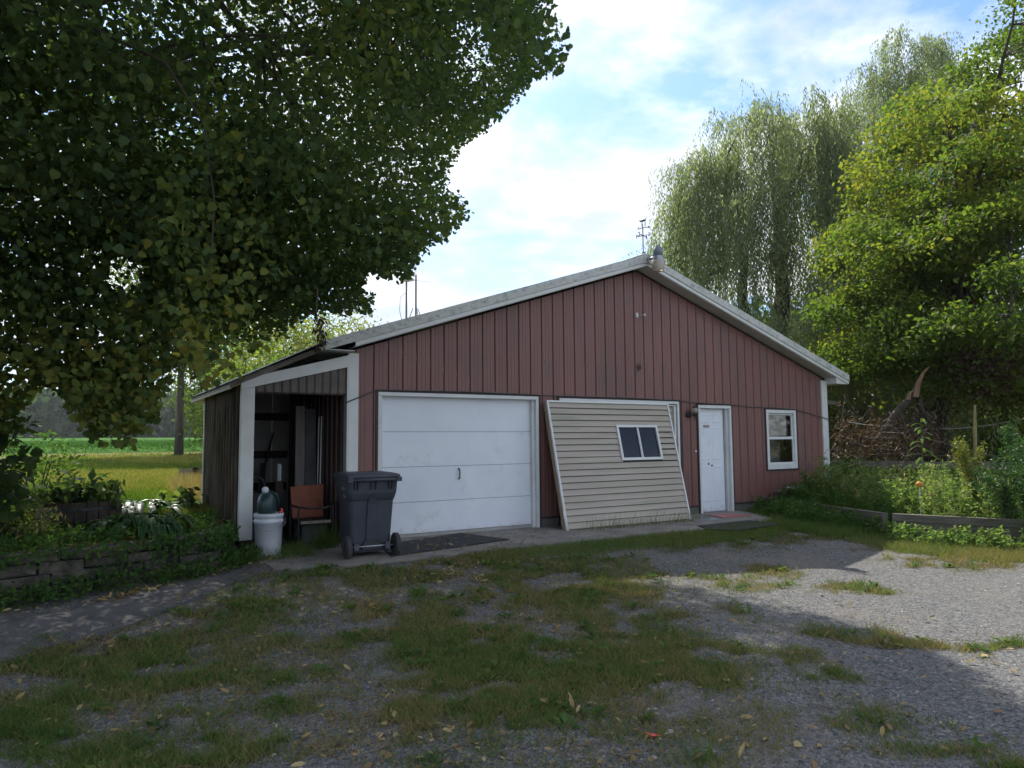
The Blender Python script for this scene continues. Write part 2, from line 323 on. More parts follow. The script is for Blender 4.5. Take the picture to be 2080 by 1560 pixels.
# grass patches of the yard, centre and half axes given where they lie in the view
PATCH = [(560, 1360, 620, 190, .24, .6), (1150, 1420, 420, 150, .2, .55), (900, 1180, 500, 50, .36, .6), (700, 1450, 260, 60, .25, .5), (950, 1290, 240, 50, .6, .62), (1150, 1330, 330, 75, .95, .5), (1000, 1420, 170, 90, .9, .48), (1340, 1330, 190, 45, .8, .4), (820, 1240, 110, 32, .6, .62), (1120, 1190, 210, 45, .75, .6), (1050, 1150, 260, 22, .6, .5),
         (1400, 1095, 190, 22, .85, .45), (1560, 1080, 130, 22, .9, .4), (1640, 1050, 140, 30, 1, .35), (250, 1320, 230, 45, .85, .42), (90, 1440, 150, 60, .85, .42), (330, 1360, 150, 40, .6, .35), (480, 1240, 130, 25, .6, .6), (700, 1180, 200, 20, .55, .55),
         (330, 1510, 200, 50, .75, .45), (560, 1420, 70, 20, .4, .4), (560, 1300, 110, 25, .4, .45), (860, 1520, 130, 30, .2, .5), (1570, 1155, 60, 12, .7, .7), (1740, 1190, 55, 13, .75, .6), (1540, 1180, 80, 12, .3, .6), (1230, 1255, 120, 18, .6, .5), (1420, 1240, 120, 14, .5, .5),
         (1760, 1275, 90, 14, .6, .6), (1860, 1292, 80, 12, .7, .6), (2020, 1300, 70, 12, .8, .4), (1740, 1370, 40, 16, .6, .4), (1600, 1345, 30, 14, .45, .5), (1690, 1440, 130, 22, .35, .5), (1660, 1330, 60, 14, .3, .6), (1830, 1110, 60, 8, .7, .7), (1960, 1125, 140, 18, 1, .7), (1880, 1105, 70, 14, .9, .65), (1860, 1500, 110, 22, .4, .45),
         (2060, 1540, 50, 20, .7, .4), (1380, 1170, 160, 12, .4, .45), (200, 1400, 60, 30, .7, .35), (1445, 1540, 60, 14, .5, .4), (730, 1380, 90, 20, .3, .55), (640, 1530, 60, 16, .3, .4), (1640, 1265, 90, 12, .45, .5), (880, 1180, 60, 14, .5, .35), (1700, 1085, 90, 12, .9, .4), (1800, 1090, 60, 14, 1, .5)]
PW = []
for cx, cy, rx, ry, d, tn in PATCH:
    c = gnd(cx, cy, -.1)[:2]; a = gnd(cx+rx, cy, -.1)[:2]-c; b2 = gnd(cx, cy+ry, -.1)[:2]-c
    PW.append((c, np.linalg.inv(np.array([a, b2]).T), d, tn))
def grass_density(x, y):
    D = np.zeros(np.shape(x)); T = np.zeros(np.shape(x))+1e-6; TN = np.zeros(np.shape(x))
    wx = x+(fbm(x*2.2, y*2.2, 3)-.5)*.7; wy = y+(fbm(x*2.2+40, y*2.2+9, 3)-.5)*.7
    for c, Mi, d, tn in PW:
        q0 = Mi[0, 0]*(wx-c[0])+Mi[0, 1]*(wy-c[1]); q1 = Mi[1, 0]*(wx-c[0])+Mi[1, 1]*(wy-c[1])
        g = d*np.exp(-(q0*q0+q1*q1)**1.5*.8); D = np.maximum(D, g); T += g; TN += g*tn
    D = D*(.2+1.25*sst(.33, .57, fbm(x*3.1+7, y*3.1, 4)))
    return np.clip(D, 0, 1), np.where(T > 1e-4, TN/T, .5)
PATH = [tuple(gnd(*q, -.06)[:2]) for q in ((-120, 1250), (0, 1262), (150, 1245), (300, 1207), (451, 1168), (520, 1150), (570, 1150), (575, 1160), (520, 1175), (430, 1210), (330, 1242), (200, 1282), (90, 1305), (0, 1330), (-140, 1358))]
SLAB = [(-1.75, -.35), (-1.7, -1.45), (-1.0, -1.72), (.3, -1.7), (1.2, -1.62), (2.6, -1.7), (3.9, -1.62), (5.1, -1.7), (6.4, -1.62), (7.1, -1.35), (7.55, -.6), (7.6, .3), (-.3, .3)]
D, TN = grass_density(X, Y)
lawn = (inpoly(X, Y, RAISED) | (Y > 1.5) | (X > 10.2)).astype(float)
me = npmesh('ground', np.stack([X, Y, Z], -1).reshape(-1, 3), 4, [0, 0, 0, 0] if 0 else (lambda n, m_: np.stack([(np.arange(m_-1)[:, None]*n+np.arange(n-1)).ravel()+k for k in (0, 1, n+1, n)], -1))(len(gx), len(gy)))
attr(me, 'grassy', np.where(lawn > 0, 1, D).ravel()); attr(me, 'lawn', lawn.ravel())
m, t, b, o = newmat('gravel_ground'); v = pos(t)
vo = t.nodes.new('ShaderNodeTexVoronoi'); vo.inputs['Scale'].default_value = 42; t.links.new(v, vo.inputs['Vector'])
vo2 = t.nodes.new('ShaderNodeTexVoronoi'); vo2.inputs['Scale'].default_value = 95; t.links.new(v, vo2.inputs['Vector'])
hs = t.nodes.new('ShaderNodeSeparateColor'); t.links.new(vo.outputs['Color'], hs.inputs[0])
hs2 = t.nodes.new('ShaderNodeSeparateColor'); t.links.new(vo2.outputs['Color'], hs2.inputs[0])
g1 = ramp(t, hs.outputs[0], [(0, (.055, .057, .062)), (.5, (.145, .145, .148)), (.9, (.22, .215, .205)), (1, (.32, .3, .27))])
g2 = ramp(t, hs2.outputs[0], [(0, (.048, .05, .054)), (.6, (.155, .153, .153)), (1, (.26, .25, .23))])
gr = mixc(t, .5, g1, g2)
dust = ramp(t, noise(t, .9, v, 7, .65), [(.48, (0, 0, 0)), (.7, (.55, .55, .55))]); gr = mixc(t, dust, gr, (.2, .175, .145))
soil = ramp(t, noise(t, 14, v, 6, .7), [(.3, (.05, .042, .03)), (.7, (.12, .1, .07))])
ga = t.nodes.new('ShaderNodeAttribute'); ga.attribute_name = 'grassy'
gf = ramp(t, ga.outputs['Fac'], [(.12, (0, 0, 0)), (.6, (1, 1, 1))]); c = mixc(t, gf, gr, soil)
lw = ramp(t, noise(t, .33, v, 6, .65), [(.35, (.06, .1, .02)), (.5, (.12, .13, .035)), (.68, (.2, .16, .07))])
lw = mixc(t, ramp(t, noise(t, 30, pos(t, (1, .35, 1)), 5, .8), [(.3, (.0, 0, 0)), (.7, (.6, .6, .6))]), lw, (.25, .2, .09))
la = t.nodes.new('ShaderNodeAttribute'); la.attribute_name = 'lawn'; c = mixc(t, la.outputs['Fac'], c, lw)
t.links.new(c, b.inputs['Base Color']); b.inputs['Roughness'].default_value = .95; b.inputs['Specular IOR Level'].default_value = .05
ad = t.nodes.new('ShaderNodeMath'); ad.operation = 'ADD'; t.links.new(vo.outputs['Distance'], ad.inputs[0]); t.links.new(vo2.outputs['Distance'], ad.inputs[1])
bump(t, b, ad.outputs[0], .8, .012)
GROUNDM = m
link('ground', me, GROUNDM, None, True, kind='structure')
def sheet(name, poly, z, mat, step=.12, jag=.05, thick=.05):
    """thin slab with slightly ragged edge, top follows z or z(x, y)"""
    P = []
    for i in range(len(poly)):
        a = np.array(poly[i]); b_ = np.array(poly[(i+1) % len(poly)]); n = max(1, int(np.linalg.norm(b_-a)/step))
        for k in range(n): P.append(a+(b_-a)*k/n+rng.normal(0, jag/2.5, 2)*(jag > 0))
    cx, cy = np.mean(P, 0); n = len(P); bm = MB()
    zf = z if callable(z) else (lambda x, y: z)
    from mathutils.geometry import tessellate_polygon
    tri = tessellate_polygon([[Vector((p[0], p[1], 0)) for p in P]])
    V = [(p[0], p[1], zf(p[0], p[1])) for p in P]+[(p[0], p[1], zf(p[0], p[1])-thick) for p in P]
    F = [tuple(q) for q in tri]+[(i, (i+1) % n, n+(i+1) % n, n+i) for i in range(n)]
    return bm.add(V, F).build(name, mat, kind='structure')
gz = lambda x, y: float(-.02-.13*sst(-1.6, -4.2, y)+.012)
sheet('asphalt_path', PATH, lambda x, y: gz(x, y)+.012, ASPH, .15, .05)
sheet('concrete_apron', SLAB, .012, CONC, .2, .04, .08)
# soybean field and its low leaf canopy
fx = np.linspace(-160, 130, 60); fy = np.concatenate([np.arange(46.5, 90, 1.5), np.linspace(90, 188, 16)])
FX, FY = np.meshgrid(fx, fy); FZ = H(FX, FY)+.35; FZ[0] -= .4
SOYL = leafmat('soybean_leaf', [(0, (.03, .085, .02)), (1, (.07, .15, .035))], .3, .8, 0)
SOY = M('soybean_canopy', (.045, .11, .025), (.085, .17, .045), 1.3, .9, 1, .15, stretch=(1, .6, 1), fine=4, spec=0)
fm = npmesh('soybean_field', np.stack([FX, FY, FZ], -1).reshape(-1, 3), 4, (lambda n, m_: np.stack([(np.arange(m_-1)[:, None]*n+np.arange(n-1)).ravel()+k for k in (0, 1, n+1, n)], -1))(len(fx), len(fy)))
link('soybean_field', fm, SOY, None, True, kind='structure')
n = 26000; px = rng.uniform(-14, 14, n); py = 46+rng.beta(1, 2.2, n)*60; px = px+py*.06-2
P = np.stack([px, py, H(px, py)+rng.uniform(.2, .5, n)], -1)
me, k = leafmesh('soybean_plants', OVAL, P, rnd_dir(n, .2), rnd_dir(n, 1.2), rng.uniform(.1, .24, n)); attr(me, 'tint', np.repeat(rng.uniform(.1, .8, n), k))
o = link('soybean_plants', me, SOYL, kind='stuff'); o['label'] = 'green soybean rows in the field beyond the lawn'; o['category'] = 'crop'

# ---------------------------------------------------------------- garage
UL, UR, UC = -.378, 10.62, 5.115          # wall corners and ridge
EZ, SLO = 2.72, 1/3.                       # wall height at the corners, pitch
DEP = 12.5
ztop = lambda u: EZ+(UR-UC-abs(u-UC))*SLO+.02
G = thing('garage', 'red ribbed metal garage with white trim and open lean-to at its left', 'garage', (UC, 6, 0))
OPEN = [(.1, 2.86, -.1, 2.155), (3.35, 6.07, -.1, 2.14), (6.64, 7.50, -.1, 2.08), (8.61, 9.505, .83, 2.02)]
ribs = [(.2286*k) for k in range(-1, 47)]
edges = [UL+.1]+[r for r in ribs if UL+.15 < r < UR-.16]+[UR-.1]
for i in range(len(edges)-1):
    a, b_ = edges[i], edges[i+1]; mb = MB(); mlo = MB() if a > 8.62 and b_ < 9.5 else mb
    # profile across the pan: lap groove, raised rib, two pencil ribs
    wd = b_-a; pf = [(a, .006), (a+.004, -.006), (a+.012, -.019), (a+.026, -.019), (a+.036, 0), (a+.085, 0), (a+.09, -.004), (a+.1, -.004), (a+.105, 0), (a+.145, 0), (a+.15, -.004), (a+.16, -.004), (a+.165, 0), (b_-.004, 0), (b_-.001, .006)]
    pf = [p for p in pf if p[0] <= b_]
    def yat(u):
        for (u0, y0), (u1, y1) in zip(pf, pf[1:]):
            if u0 <= u <= u1: return y0+(y1-y0)*(u-u0)/(u1-u0+1e-9)
        return 0
    us = sorted(set([p[0] for p in pf]+[u for o_ in OPEN for u in o_[:2] if a < u < b_]))
    for u0, u1 in zip(us, us[1:]):
        mid = (u0+u1)/2; spans = [(.17, None)]
        for (o0, o1, z0, z1) in OPEN:
            if o0 <= mid <= o1: spans = ([(.17, z0)] if z0 > .2 else [])+[(z1, None)]
        for s0, s1 in spans:
            y0, y1 = yat(u0), yat(u1); t0 = ztop(u0) if s1 is None else s1; t1 = ztop(u1) if s1 is None else s1
            (mlo if s1 is not None else mb).add([(u0, y0, s0), (u1, y1, s0), (u1, y1, t1), (u0, y0, t0)], [(0, 1, 2, 3)])
    mb.build('wall_panel', RED, G)
    if mlo is not mb: mlo.build('wall_panel', RED, G)
    if not any(o0-.2 < a < o1 for o0, o1, z0, z1 in OPEN[:3]): pass
mb = MB()
for r_ in ribs[1:]:
    for z_ in (.35, 1.05, 1.9, 2.76, 3.62):
        u = r_+.06
        if UL+.2 < u < UR-.2 and z_ < ztop(u)-.1 and not any(o0-.03 < u < o1+.03 and z0 < z_ < z1 for o0, o1, z0, z1 in OPEN): mb.box(u-.006, u+.006, -.006, .0, z_+.01*math.sin(u*9)-.006, z_+.01*math.sin(u*9)+.006)
mb.build('screws', DARKTRIM, G, kind='stuff')
# base skirt, shell walls behind
for a, b_ in ((UL+.02, .07), (2.89, 3.315), (6.1, 6.61), (7.53, UR-.02)): MB().box(a, b_, .002, .2, -.3, .172).build('foundation', FOUND, G)
for a, b_ in ((UL+.1, .07), (2.89, 3.315), (6.105, 6.61), (7.53, 10.5)): MB().box(a, b_, -.022, .01, .15, .172).build('base_trim', DARKTRIM, G)
def sidewall(u, n, side, name, mat):
    mb = MB(); y = 0.02; st = .2286
    while y < DEP:
        y1 = min(y+st, DEP); d = .019*side
        mb.add([(u, y, -.2), (u+d, y+.012, -.2), (u+d, y+.026, -.2), (u, y+.038, -.2), (u, y1, -.2), (u, y, EZ), (u+d, y+.012, EZ), (u+d, y+.026, EZ), (u, y+.038, EZ), (u, y1, EZ)], [(k, k+1, k+6, k+5) for k in range(4)])
        y = y1
    return mb.build(name, mat, G)
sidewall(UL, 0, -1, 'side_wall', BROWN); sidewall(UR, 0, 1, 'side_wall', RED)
MB().add([(UL, DEP, -.2), (UR, DEP, -.2), (UR, DEP, EZ), (UC, DEP, ztop(UC)), (UL, DEP, EZ)], [(0, 1, 2, 3, 4)]).build('back_wall', RED, G)
MB().box(UL+.1, UR-.1, .3, DEP-.1, -.15, -.005).build('floor_slab', CONC, G)
# interior partition so that nothing is seen through
MB().box(7.8, 10.4, 1.4, 1.45, 0, 2.6).build('inner_wall', M('inner_wall_dark', (.05, .05, .055), (.07, .07, .075), 3, .8), G)
for a, b_ in ((UL-.004, UL+.146), (UR-.166, UR+.004)):
    MB().box(a, b_, -.032, .01, .14, ztop(min(b_, UC) if a < UC else a)-.07, .004).build('corner_trim', WHITE, G)
    s_ = a if a < UC else b_
    MB().box(*((s_-.02, s_) if a < UC else (s_, s_+.02)), -.03, .12, .14, EZ-.04).build('corner_trim', WHITE, G)
# roof: two slopes with ribs, rake fascia in front, soffit boards, eaves
OV, EO = .30, .42
RZ = 4.82                                   # top of the ridge in front
def rz(u): return RZ-abs(u-UC)*SLO
for s in (-1, 1):
    ue = UC+s*(UR-UC+EO)
    R = MB()
    y0, y1 = -OV+.012, DEP+OV
    q = [(UC, y0, RZ-.02), (ue, y0, rz(ue)-.02), (ue, y1, rz(ue)-.02), (UC, y1, RZ-.02)]
    R.add([(x, y, z-.05) for x, y, z in q]+q, [(3, 2, 1, 0), (4, 5, 6, 7), (0, 1, 5, 4), (1, 2, 6, 5), (2, 3, 7, 6), (3, 0, 4, 7)])
    ro = R.build('roof', STEEL, G)
    rb = MB()
    for k in range(1, 54):
        y = y0+k*.2286*1.0
        if y > y1: break
        rb.bar((UC+s*.03, y, rz(UC+s*.03)-.008), (ue, y, rz(ue)-.008), .025, .02)
    rb.build('roof_rib', STEEL, ro)
    def slab(u0, u1, ya, yb, za, zb, name, mat, par=G):  # follows the slope, za/zb below rz
        MB().hexa([(u0, ya, rz(u0)-zb), (u1, ya, rz(u1)-zb), (u1, yb, rz(u1)-zb), (u0, yb, rz(u0)-zb), (u0, ya, rz(u0)-za), (u1, ya, rz(u1)-za), (u1, yb, rz(u1)-za), (u0, yb, rz(u0)-za)]).build(name, mat, par)
    seams = [0, 3.02, 5.93] if s < 0 else [0, 2.98, 5.93]
    for k in range(len(seams)-1):
        a, b_ = UC+s*seams[k], UC+s*(seams[k+1]-.003); a, b_ = min(a, b_), max(a, b_)
        slab(a, b_, -OV-.03, -OV+.008, 0, .135, 'rake_trim', FASCIA)
        slab(max(a, UL), b_, -OV-.012, -OV+.01, .138, .2, 'rake_board', WHITE)
    slab(min(UC, ue), max(UC, ue), -OV-.03, -OV+.12, -.006, .0, 'rake_cap', FASCIA)
    k = 0; u = 0
    while u < 5.5:
        a, b_ = UC+s*(u+.002), UC+s*min(u+.3-.002, 5.505); a, b_ = min(a, b_), max(a, b_)
        slab(a, b_, -OV+.012, .0, .195-.005*(k % 2), .21, 'soffit_panel', SOFFIT); u += .3; k += 1
    # eave return and side fascia
    a, b_ = (UR+.0, ue-.0) if s > 0 else (ue, UL)
    MB().box(a+.004, b_-.004, -OV+.0, DEP+OV, rz(ue)-(.205 if s > 0 else .128), rz(ue)-(.19 if s > 0 else .115)).build('eave_soffit', SOFFIT, G)
    MB().box(*((ue-.02, ue) if s > 0 else (ue, ue+.02)), -OV+.01, DEP+OV, rz(ue)-(.19 if s > 0 else .113), rz(ue)-.01).build('eave_fascia', WHITE, G)
    a2, b2 = (UR+.006, ue-.02) if s > 0 else (ue+.02, UL-.006)
    if s > 0: MB().hexa([(a2, -OV+.014, rz(ue)-.188), (b2, -OV+.014, rz(ue)-.188), (b2, -.0, rz(ue)-.188), (a2, -.0, rz(ue)-.188), (a2, -OV+.014, rz(a2)-.2), (b2, -OV+.014, rz(b2)-.2), (b2, 0, rz(b2)-.2), (a2, 0, rz(a2)-.2)]).build('eave_box', WHITE, G)
MB().box(UC-.09, UC+.09, -OV-.034, DEP+OV, RZ-.02, RZ+.012, .008).build('ridge_cap', FASCIA, G)
MB().box(UC-.1, UC+.1, -OV-.038, -OV-.031, RZ-.17, RZ+.0).build('ridge_plate', FASCIA, G)

# overhead door
GD = MB()
T = lambda u0, u1, z0, z1, y0=-.028, y1=.15, par=G, nm='door_trim', mat=WHITE, b=.004: MB().box(u0, u1, y0, y1, z0, z1, b).build(nm, mat, par)
def frame(u0, u1, zt, w, par, depth=.15, ht=None):
    ht = ht or w
    T(u0, u0+w, -.02, zt-ht-.002, par=par, y1=depth); T(u1-w, u1, -.02, zt-ht-.002, par=par, y1=depth); T(u0, u1, zt-ht, zt, par=par, y1=depth)
    for a, b_, c, d in ((u0-.035, u0-.002, -.02, zt+.002), (u1+.002, u1+.035, -.02, zt+.002), (u0-.035, u1+.035, zt+.002, zt+.035)):
        T(a, b_, c, d, y0=-.024, y1=.01, par=par, nm='dark_flashing', mat=DARKTRIM, b=0)
OD = MB().box(.1, 2.86, .13, .15, 0, .01).build('overhead_door', WHITE, G)
frame(.07, 2.89, 2.175, .055, G, .14)
zs = [.0, .53, 1.06, 1.59, 2.15]
for k in range(4):
    sg = .012*(k in (0, 1))
    mb = MB(); z0, z1 = zs[k]+.06*(k == 0)+.002, zs[k+1]-.004
    mb.hexa([(.12, .1, z0), (2.84, .1, z0), (2.84, .14, z0), (.12, .14, z0), (.12, .1, z1), (2.84, .1, z1), (2.84, .14, z1), (.12, .14, z1)])
    for z_ in (z0, z1-.012): pass
    mb.build('door_panel', DOORW, OD)
MB().box(.12, 2.84, .095, .14, -.0, .055).build('bottom_seal', M('door_seal', (.3, .29, .27), (.4, .39, .37), 4, .9), OD)
MB().tube([(1.45, .095, 1.02), (1.45, .06, .99), (1.452, .055, .93), (1.45, .06, .87), (1.45, .095, .85)], [.011]*5, 6).build('handle', BLACKM, OD)
MB().box(2.79, 2.835, .03, .098, .0, 2.12).build('door_stop', WHITE, G)
MB().box(.125, .16, .03, .098, .0, 2.12).build('door_stop', WHITE, G)
# second opening, filled with vinyl siding
frame(3.315, 6.105, 2.16, .05, G, .08)
MB().box(3.40, 3.44, -.012, .05, .0, 2.085).build('inner_trim', WHITE, G); MB().box(5.985, 6.02, -.012, .05, .0, 2.085).build('inner_trim', WHITE, G); MB().box(3.40, 6.02, -.012, .05, 2.075, 2.095).build('inner_trim', WHITE, G)
k = 0; z = .02
while z < 2.06:
    MB().hexa([(3.44, .02, z), (5.985, .02, z), (5.985, .05, z), (3.44, .05, z), (3.44, .045, z+.112), (5.985, .045, z+.112), (5.985, .06, z+.112), (3.44, .06, z+.112)]).build('siding_plank', VINYL, G); z += .114
MB().box(3.36, 6.06, .062, .09, -.02, 2.14).build('backing', DARKWOOD, G)
# entry door
frame(6.61, 7.53, 2.105, .05, G, .16, .06)
ED = MB().box(6.665, 7.385, .07, .11, .03, 2.04, .003).build('entry_door', DOORW, G)
def emboss(u0, u1, z0, z1):
    mb = MB(); e_ = .018
    P = [(u0, z0), (u1, z0), (u1, z1), (u0, z1)]; Q = [(u0+e_, z0+e_), (u1-e_, z0+e_), (u1-e_, z1-e_), (u0+e_, z1-e_)]; S = [(u0+2.2*e_, z0+2.2*e_), (u1-2.2*e_, z0+2.2*e_), (u1-2.2*e_, z1-2.2*e_), (u0+2.2*e_, z1-2.2*e_)]
    V = [(u, .0695, z_) for u, z_ in P]+[(u, .0625, z_) for u, z_ in Q]+[(u, .066, z_) for u, z_ in S]
    mb.add(V, [(i, (i+1) % 4, 4+(i+1) % 4, 4+i) for i in range(4)]+[(4+i, 4+(i+1) % 4, 8+(i+1) % 4, 8+i) for i in range(4)]+[(8, 9, 10, 11)])
    mb.build('door_panel', DOORW, ED)
for u0, u1 in ((6.73, 6.98), (7.07, 7.32)):
    for z0, z1 in ((1.76, 1.94), (1.03, 1.68), (.22, .92)): emboss(u0, u1, z0, z1)
for u, z_ in ((6.945, .955), (7.035, .92)): MB().lathe([(.019, .0), (.019, .008)], (u, .061, z_), 10, 'y').build('lock_hole', BLACKM, ED)
MB().box(6.82, 6.99, .063, .068, 1.665, 1.72).build('number_plate', M('brass_plate', (.38, .34, .28), (.3, .26, .22), 30, .5), ED)
for du in (.035, .08, .125): MB().box(6.82+du-.011, 6.82+du+.011, .060, .0628, 1.68, 1.705).build('plate_mark', M('plate_mark', (.2, .17, .15), None, 9, .6) if 'plate_mark' not in bpy.data.materials else bpy.data.materials['plate_mark'], ED)
MB().box(7.40, 7.478, .02, .1, .0, 2.04, .003).build('jamb', M('worn_jamb', (.4, .42, .42), (.55, .57, .57), 9, .7, dirt=(.12, .09, .06), dscale=7, dlo=.6, dhi=.7, stretch=(1, 1, .2)), G)
MB().box(7.386, 7.399, .08, .1, .02, 2.04).build('door_gap', BLACKM, G)
MB().box(6.66, 7.48, .03, .14, -.01, .03).build('threshold', STEEL, G)
MB().box(6.68, 6.9, .3, .32, 0, 2.0).build('inner_panel', BLACKM, G)
MB().lathe([(.02, -.012), (.02, .0)], (6.52, -.012, 1.21), 10, 'y').build('door_bell', WHITE, G)
# window
WN = MB()
for a, b_, c, d in ((8.58, 8.65, .8, 2.045), (9.465, 9.535, .8, 2.045), (8.652, 9.463, 1.975, 2.045), (8.652, 9.463, .8, .905)): WN.box(a, b_, -.03, .06, c, d, .004)
WN = WN.build('window', WHITE, G)
for a, b_, c, d in ((8.55, 8.578, .77, 2.07), (9.537, 9.565, .77, 2.07), (8.58, 9.535, 2.047, 2.07), (8.58, 9.535, .77, .798)): MB().box(a, b_, -.024, .01, c, d).build('dark_flashing', DARKTRIM, G)
for z0, z1, y in ((1.445, 1.973, .03), (.907, 1.46, .012)):
    s_ = MB()
    for a, b_, c, d in ((8.653, 8.685, z0, z1), (9.43, 9.462, z0, z1), (8.686, 9.429, z1-.035, z1), (8.686, 9.429, z0, z0+.035)): s_.box(a, b_, y-.012, y+.012, c, d)
    s_.build('sash', WHITE, WN)
    MB().box(8.686, 9.429, y-.002, y+.002, z0+.036, z1-.036).build('pane', GLASS if z0 < 1 else GLASS, WN)
bl = MB(); z = 1.50
while z < 1.95: bl.hexa([(8.69, .045, z), (9.30, .045, z), (9.30, .062, z+.016), (8.69, .062, z+.016), (8.69, .0455, z+.001), (9.30, .0455, z+.001), (9.30, .0625, z+.017), (8.69, .0625, z+.017)]); z += .0165
# the upper pane is clear enough to show the blind
m, t, b, o = newmat('pane_glass'); g_ = t.nodes.new('ShaderNodeBsdfGlass'); tr_ = t.nodes.new('ShaderNodeBsdfTransparent'); gl_ = t.nodes.new('ShaderNodeBsdfGlossy'); gl_.inputs['Roughness'].default_value = .03
fr = t.nodes.new('ShaderNodeFresnel'); fr.inputs[0].default_value = 1.5; mxs = t.nodes.new('ShaderNodeMixShader'); mxs.inputs[0].default_value = .05; t.links.new(tr_.outputs[0], mxs.inputs[1]); t.links.new(gl_.outputs[0], mxs.inputs[2]); t.links.new(mxs.outputs[0], o.inputs[0])
PANE = m
for c_ in WN.children:
    if c_.name.startswith('pane'): c_.data.materials[0] = PANE
bl.build('blind', M('blind_ivory', (.42, .4, .33), (.5, .48, .4), 5, .6), WN)
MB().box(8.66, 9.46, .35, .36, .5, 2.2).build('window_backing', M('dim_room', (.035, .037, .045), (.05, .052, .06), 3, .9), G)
MB().box(8.9, 9.36, .3, .34, .93, 1.32).build('shelf_back', M('dim_shelf', (.09, .085, .08), None, 3, .9), G)

# ---------------------------------------------------------------- lean-to at the left
S = thing('lean_to_shed', 'narrow brown lean-to with white post and beam against the garage left side', 'shed', (-1.1, 1.5, 0))
SU = -1.84
MB().box(SU, SU+.17, -.035, .1, .165, 2.2, .004).build('post', WHITE, S)
MB().box(SU+.02, SU+.15, -.01, .09, -.1, .5).build('post', DARKWOOD, S)
MB().hexa([(SU-.01, -.05, 2.15), (UL-.0, -.05, 2.52), (UL, .03, 2.52), (SU-.01, .03, 2.15), (SU-.01, -.05, 2.285), (UL, -.05, 2.69), (UL, .03, 2.69), (SU-.01, .03, 2.285)]).build('beam', WHITE, S)
MB().hexa([(SU-.01, -.062, 2.15), (UL-.02, -.062, 2.515), (UL-.02, -.051, 2.515), (SU-.01, -.051, 2.15), (SU-.01, -.062, 2.19), (UL-.02, -.062, 2.56), (UL-.02, -.051, 2.56), (SU-.01, -.051, 2.19)]).build('beam_lip', WHITE, S)
# triangular corrugated filler under the beam
mb = MB(); u = SU+.18; k = 0
while u < UL-.02:
    u1 = min(u+.028, UL-.02); y0 = (0, -.016)[k % 4 in (1, 2)]; y1 = (0, -.016)[(k+1) % 4 in (1, 2)]
    tz = lambda q: 2.16+(q-SU)*.253
    mb.add([(u, y0, 2.13), (u1, y1, 2.13), (u1, y1, tz(u1)), (u, y0, tz(u))], [(0, 1, 2, 3)]); u = u1; k += 1
mb.build('filler_sheet', M('filler_brown', (.09, .07, .06), (.13, .105, .09), 5, .55), S)
MB().box(SU+.17, UL-.01, .0, .03, 2.11, 2.135).build('lintel', DARKWOOD, S)
# corrugated side sheets (outer face) and inner sheets
def corr(y0, y1, x, z0, z1, name, mat, amp=.016, per=.085, along='y'):
    mb = MB(); n = int((y1-y0)/per*6); V = []
    for i in range(n+1):
        s_ = y0+(y1-y0)*i/n; d = amp*math.sin(2*math.pi*(s_-y0)/per)
        for z in (z0, z1): V.append((x+d, s_, z) if along == 'y' else (s_, x+d, z))
    mb.add(V, [(2*i, 2*i+1, 2*i+3, 2*i+2) for i in range(n)]); return mb.build(name, mat, S, True)
for k in range(5): corr(.02+k*.6, .02+k*.6+.605, SU+(.004 if k % 2 else 0), .1 if k < 2 else .25, 2.22, 'corrugated_sheet', CORR, .008, .1)
LIT_RIB = M('lit_rib', (.06, .048, .036), (.15, .125, .095), 6, .8, spec=.1, stretch=(1, 1, .3))  # paler than the sheet: light caught by the ridges, put into colour
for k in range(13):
    y = .12+k*.2286; MB().hexa([(SU-.038, y-.016, .12), (SU-.038, y+.016, .12), (SU-.012, y+.034, .12), (SU-.012, y-.034, .12), (SU-.038, y-.016, 2.2), (SU-.038, y+.016, 2.2), (SU-.012, y+.034, 2.2), (SU-.012, y-.034, 2.2)]).build('sheet_rib', LIT_RIB, S)
for k, (z, zz_) in enumerate(((.9, 0), (1.55, 0), (2.1, 0))): MB().box(SU+.03, SU+.07, .1, 2.95, z-.07, z+.02).build('girt', DARKWOOD, S)
for a, b_ in ((SU+.02, -1.2), (-1.2, -.76), (-.76, UL)):
    lt = lambda q: min(2.62, 2.14+(q-SU)*.42); mb = MB(); mb.hexa([(a+.002, 3.0, .1), (b_-.002, 3.0, .1), (b_-.002, 3.01, .1), (a+.002, 3.01, .1), (a+.002, 3.0, lt(a)), (b_-.002, 3.0, lt(b_)), (b_-.002, 3.01, lt(b_)), (a+.002, 3.01, lt(a))])
    for q in (.12, .26): mb.box(a+q, a+q+.02, 2.99, 3.0, .1, lt(a+q))
    mb.build('back_sheet', INNER, S)
for z in (.62, 1.17, 1.83): MB().box(SU+.04, -.5, 2.93, 2.985, z, z+.13).build('girt', DARKWOOD, S)
MB().box(-.62, -.48, 2.2, 2.34, 0, 2.6).build('inner_post', DARKWOOD, S)
MB().box(SU-.03, SU+.02, 3.015, 3.05, .25, 2.2).build('corner_trim', WHITE, S)
MB().box(SU-.035, SU-.012, 2.99, 3.05, .25, 2.2).build('corner_trim', WHITE, S)
MB().box(SU, UL, .1, 3.0, .0, .03).build('dirt_floor', M('dirt_floor', (.05, .04, .03), (.09, .075, .055), 9, .95, .5, .01), S)
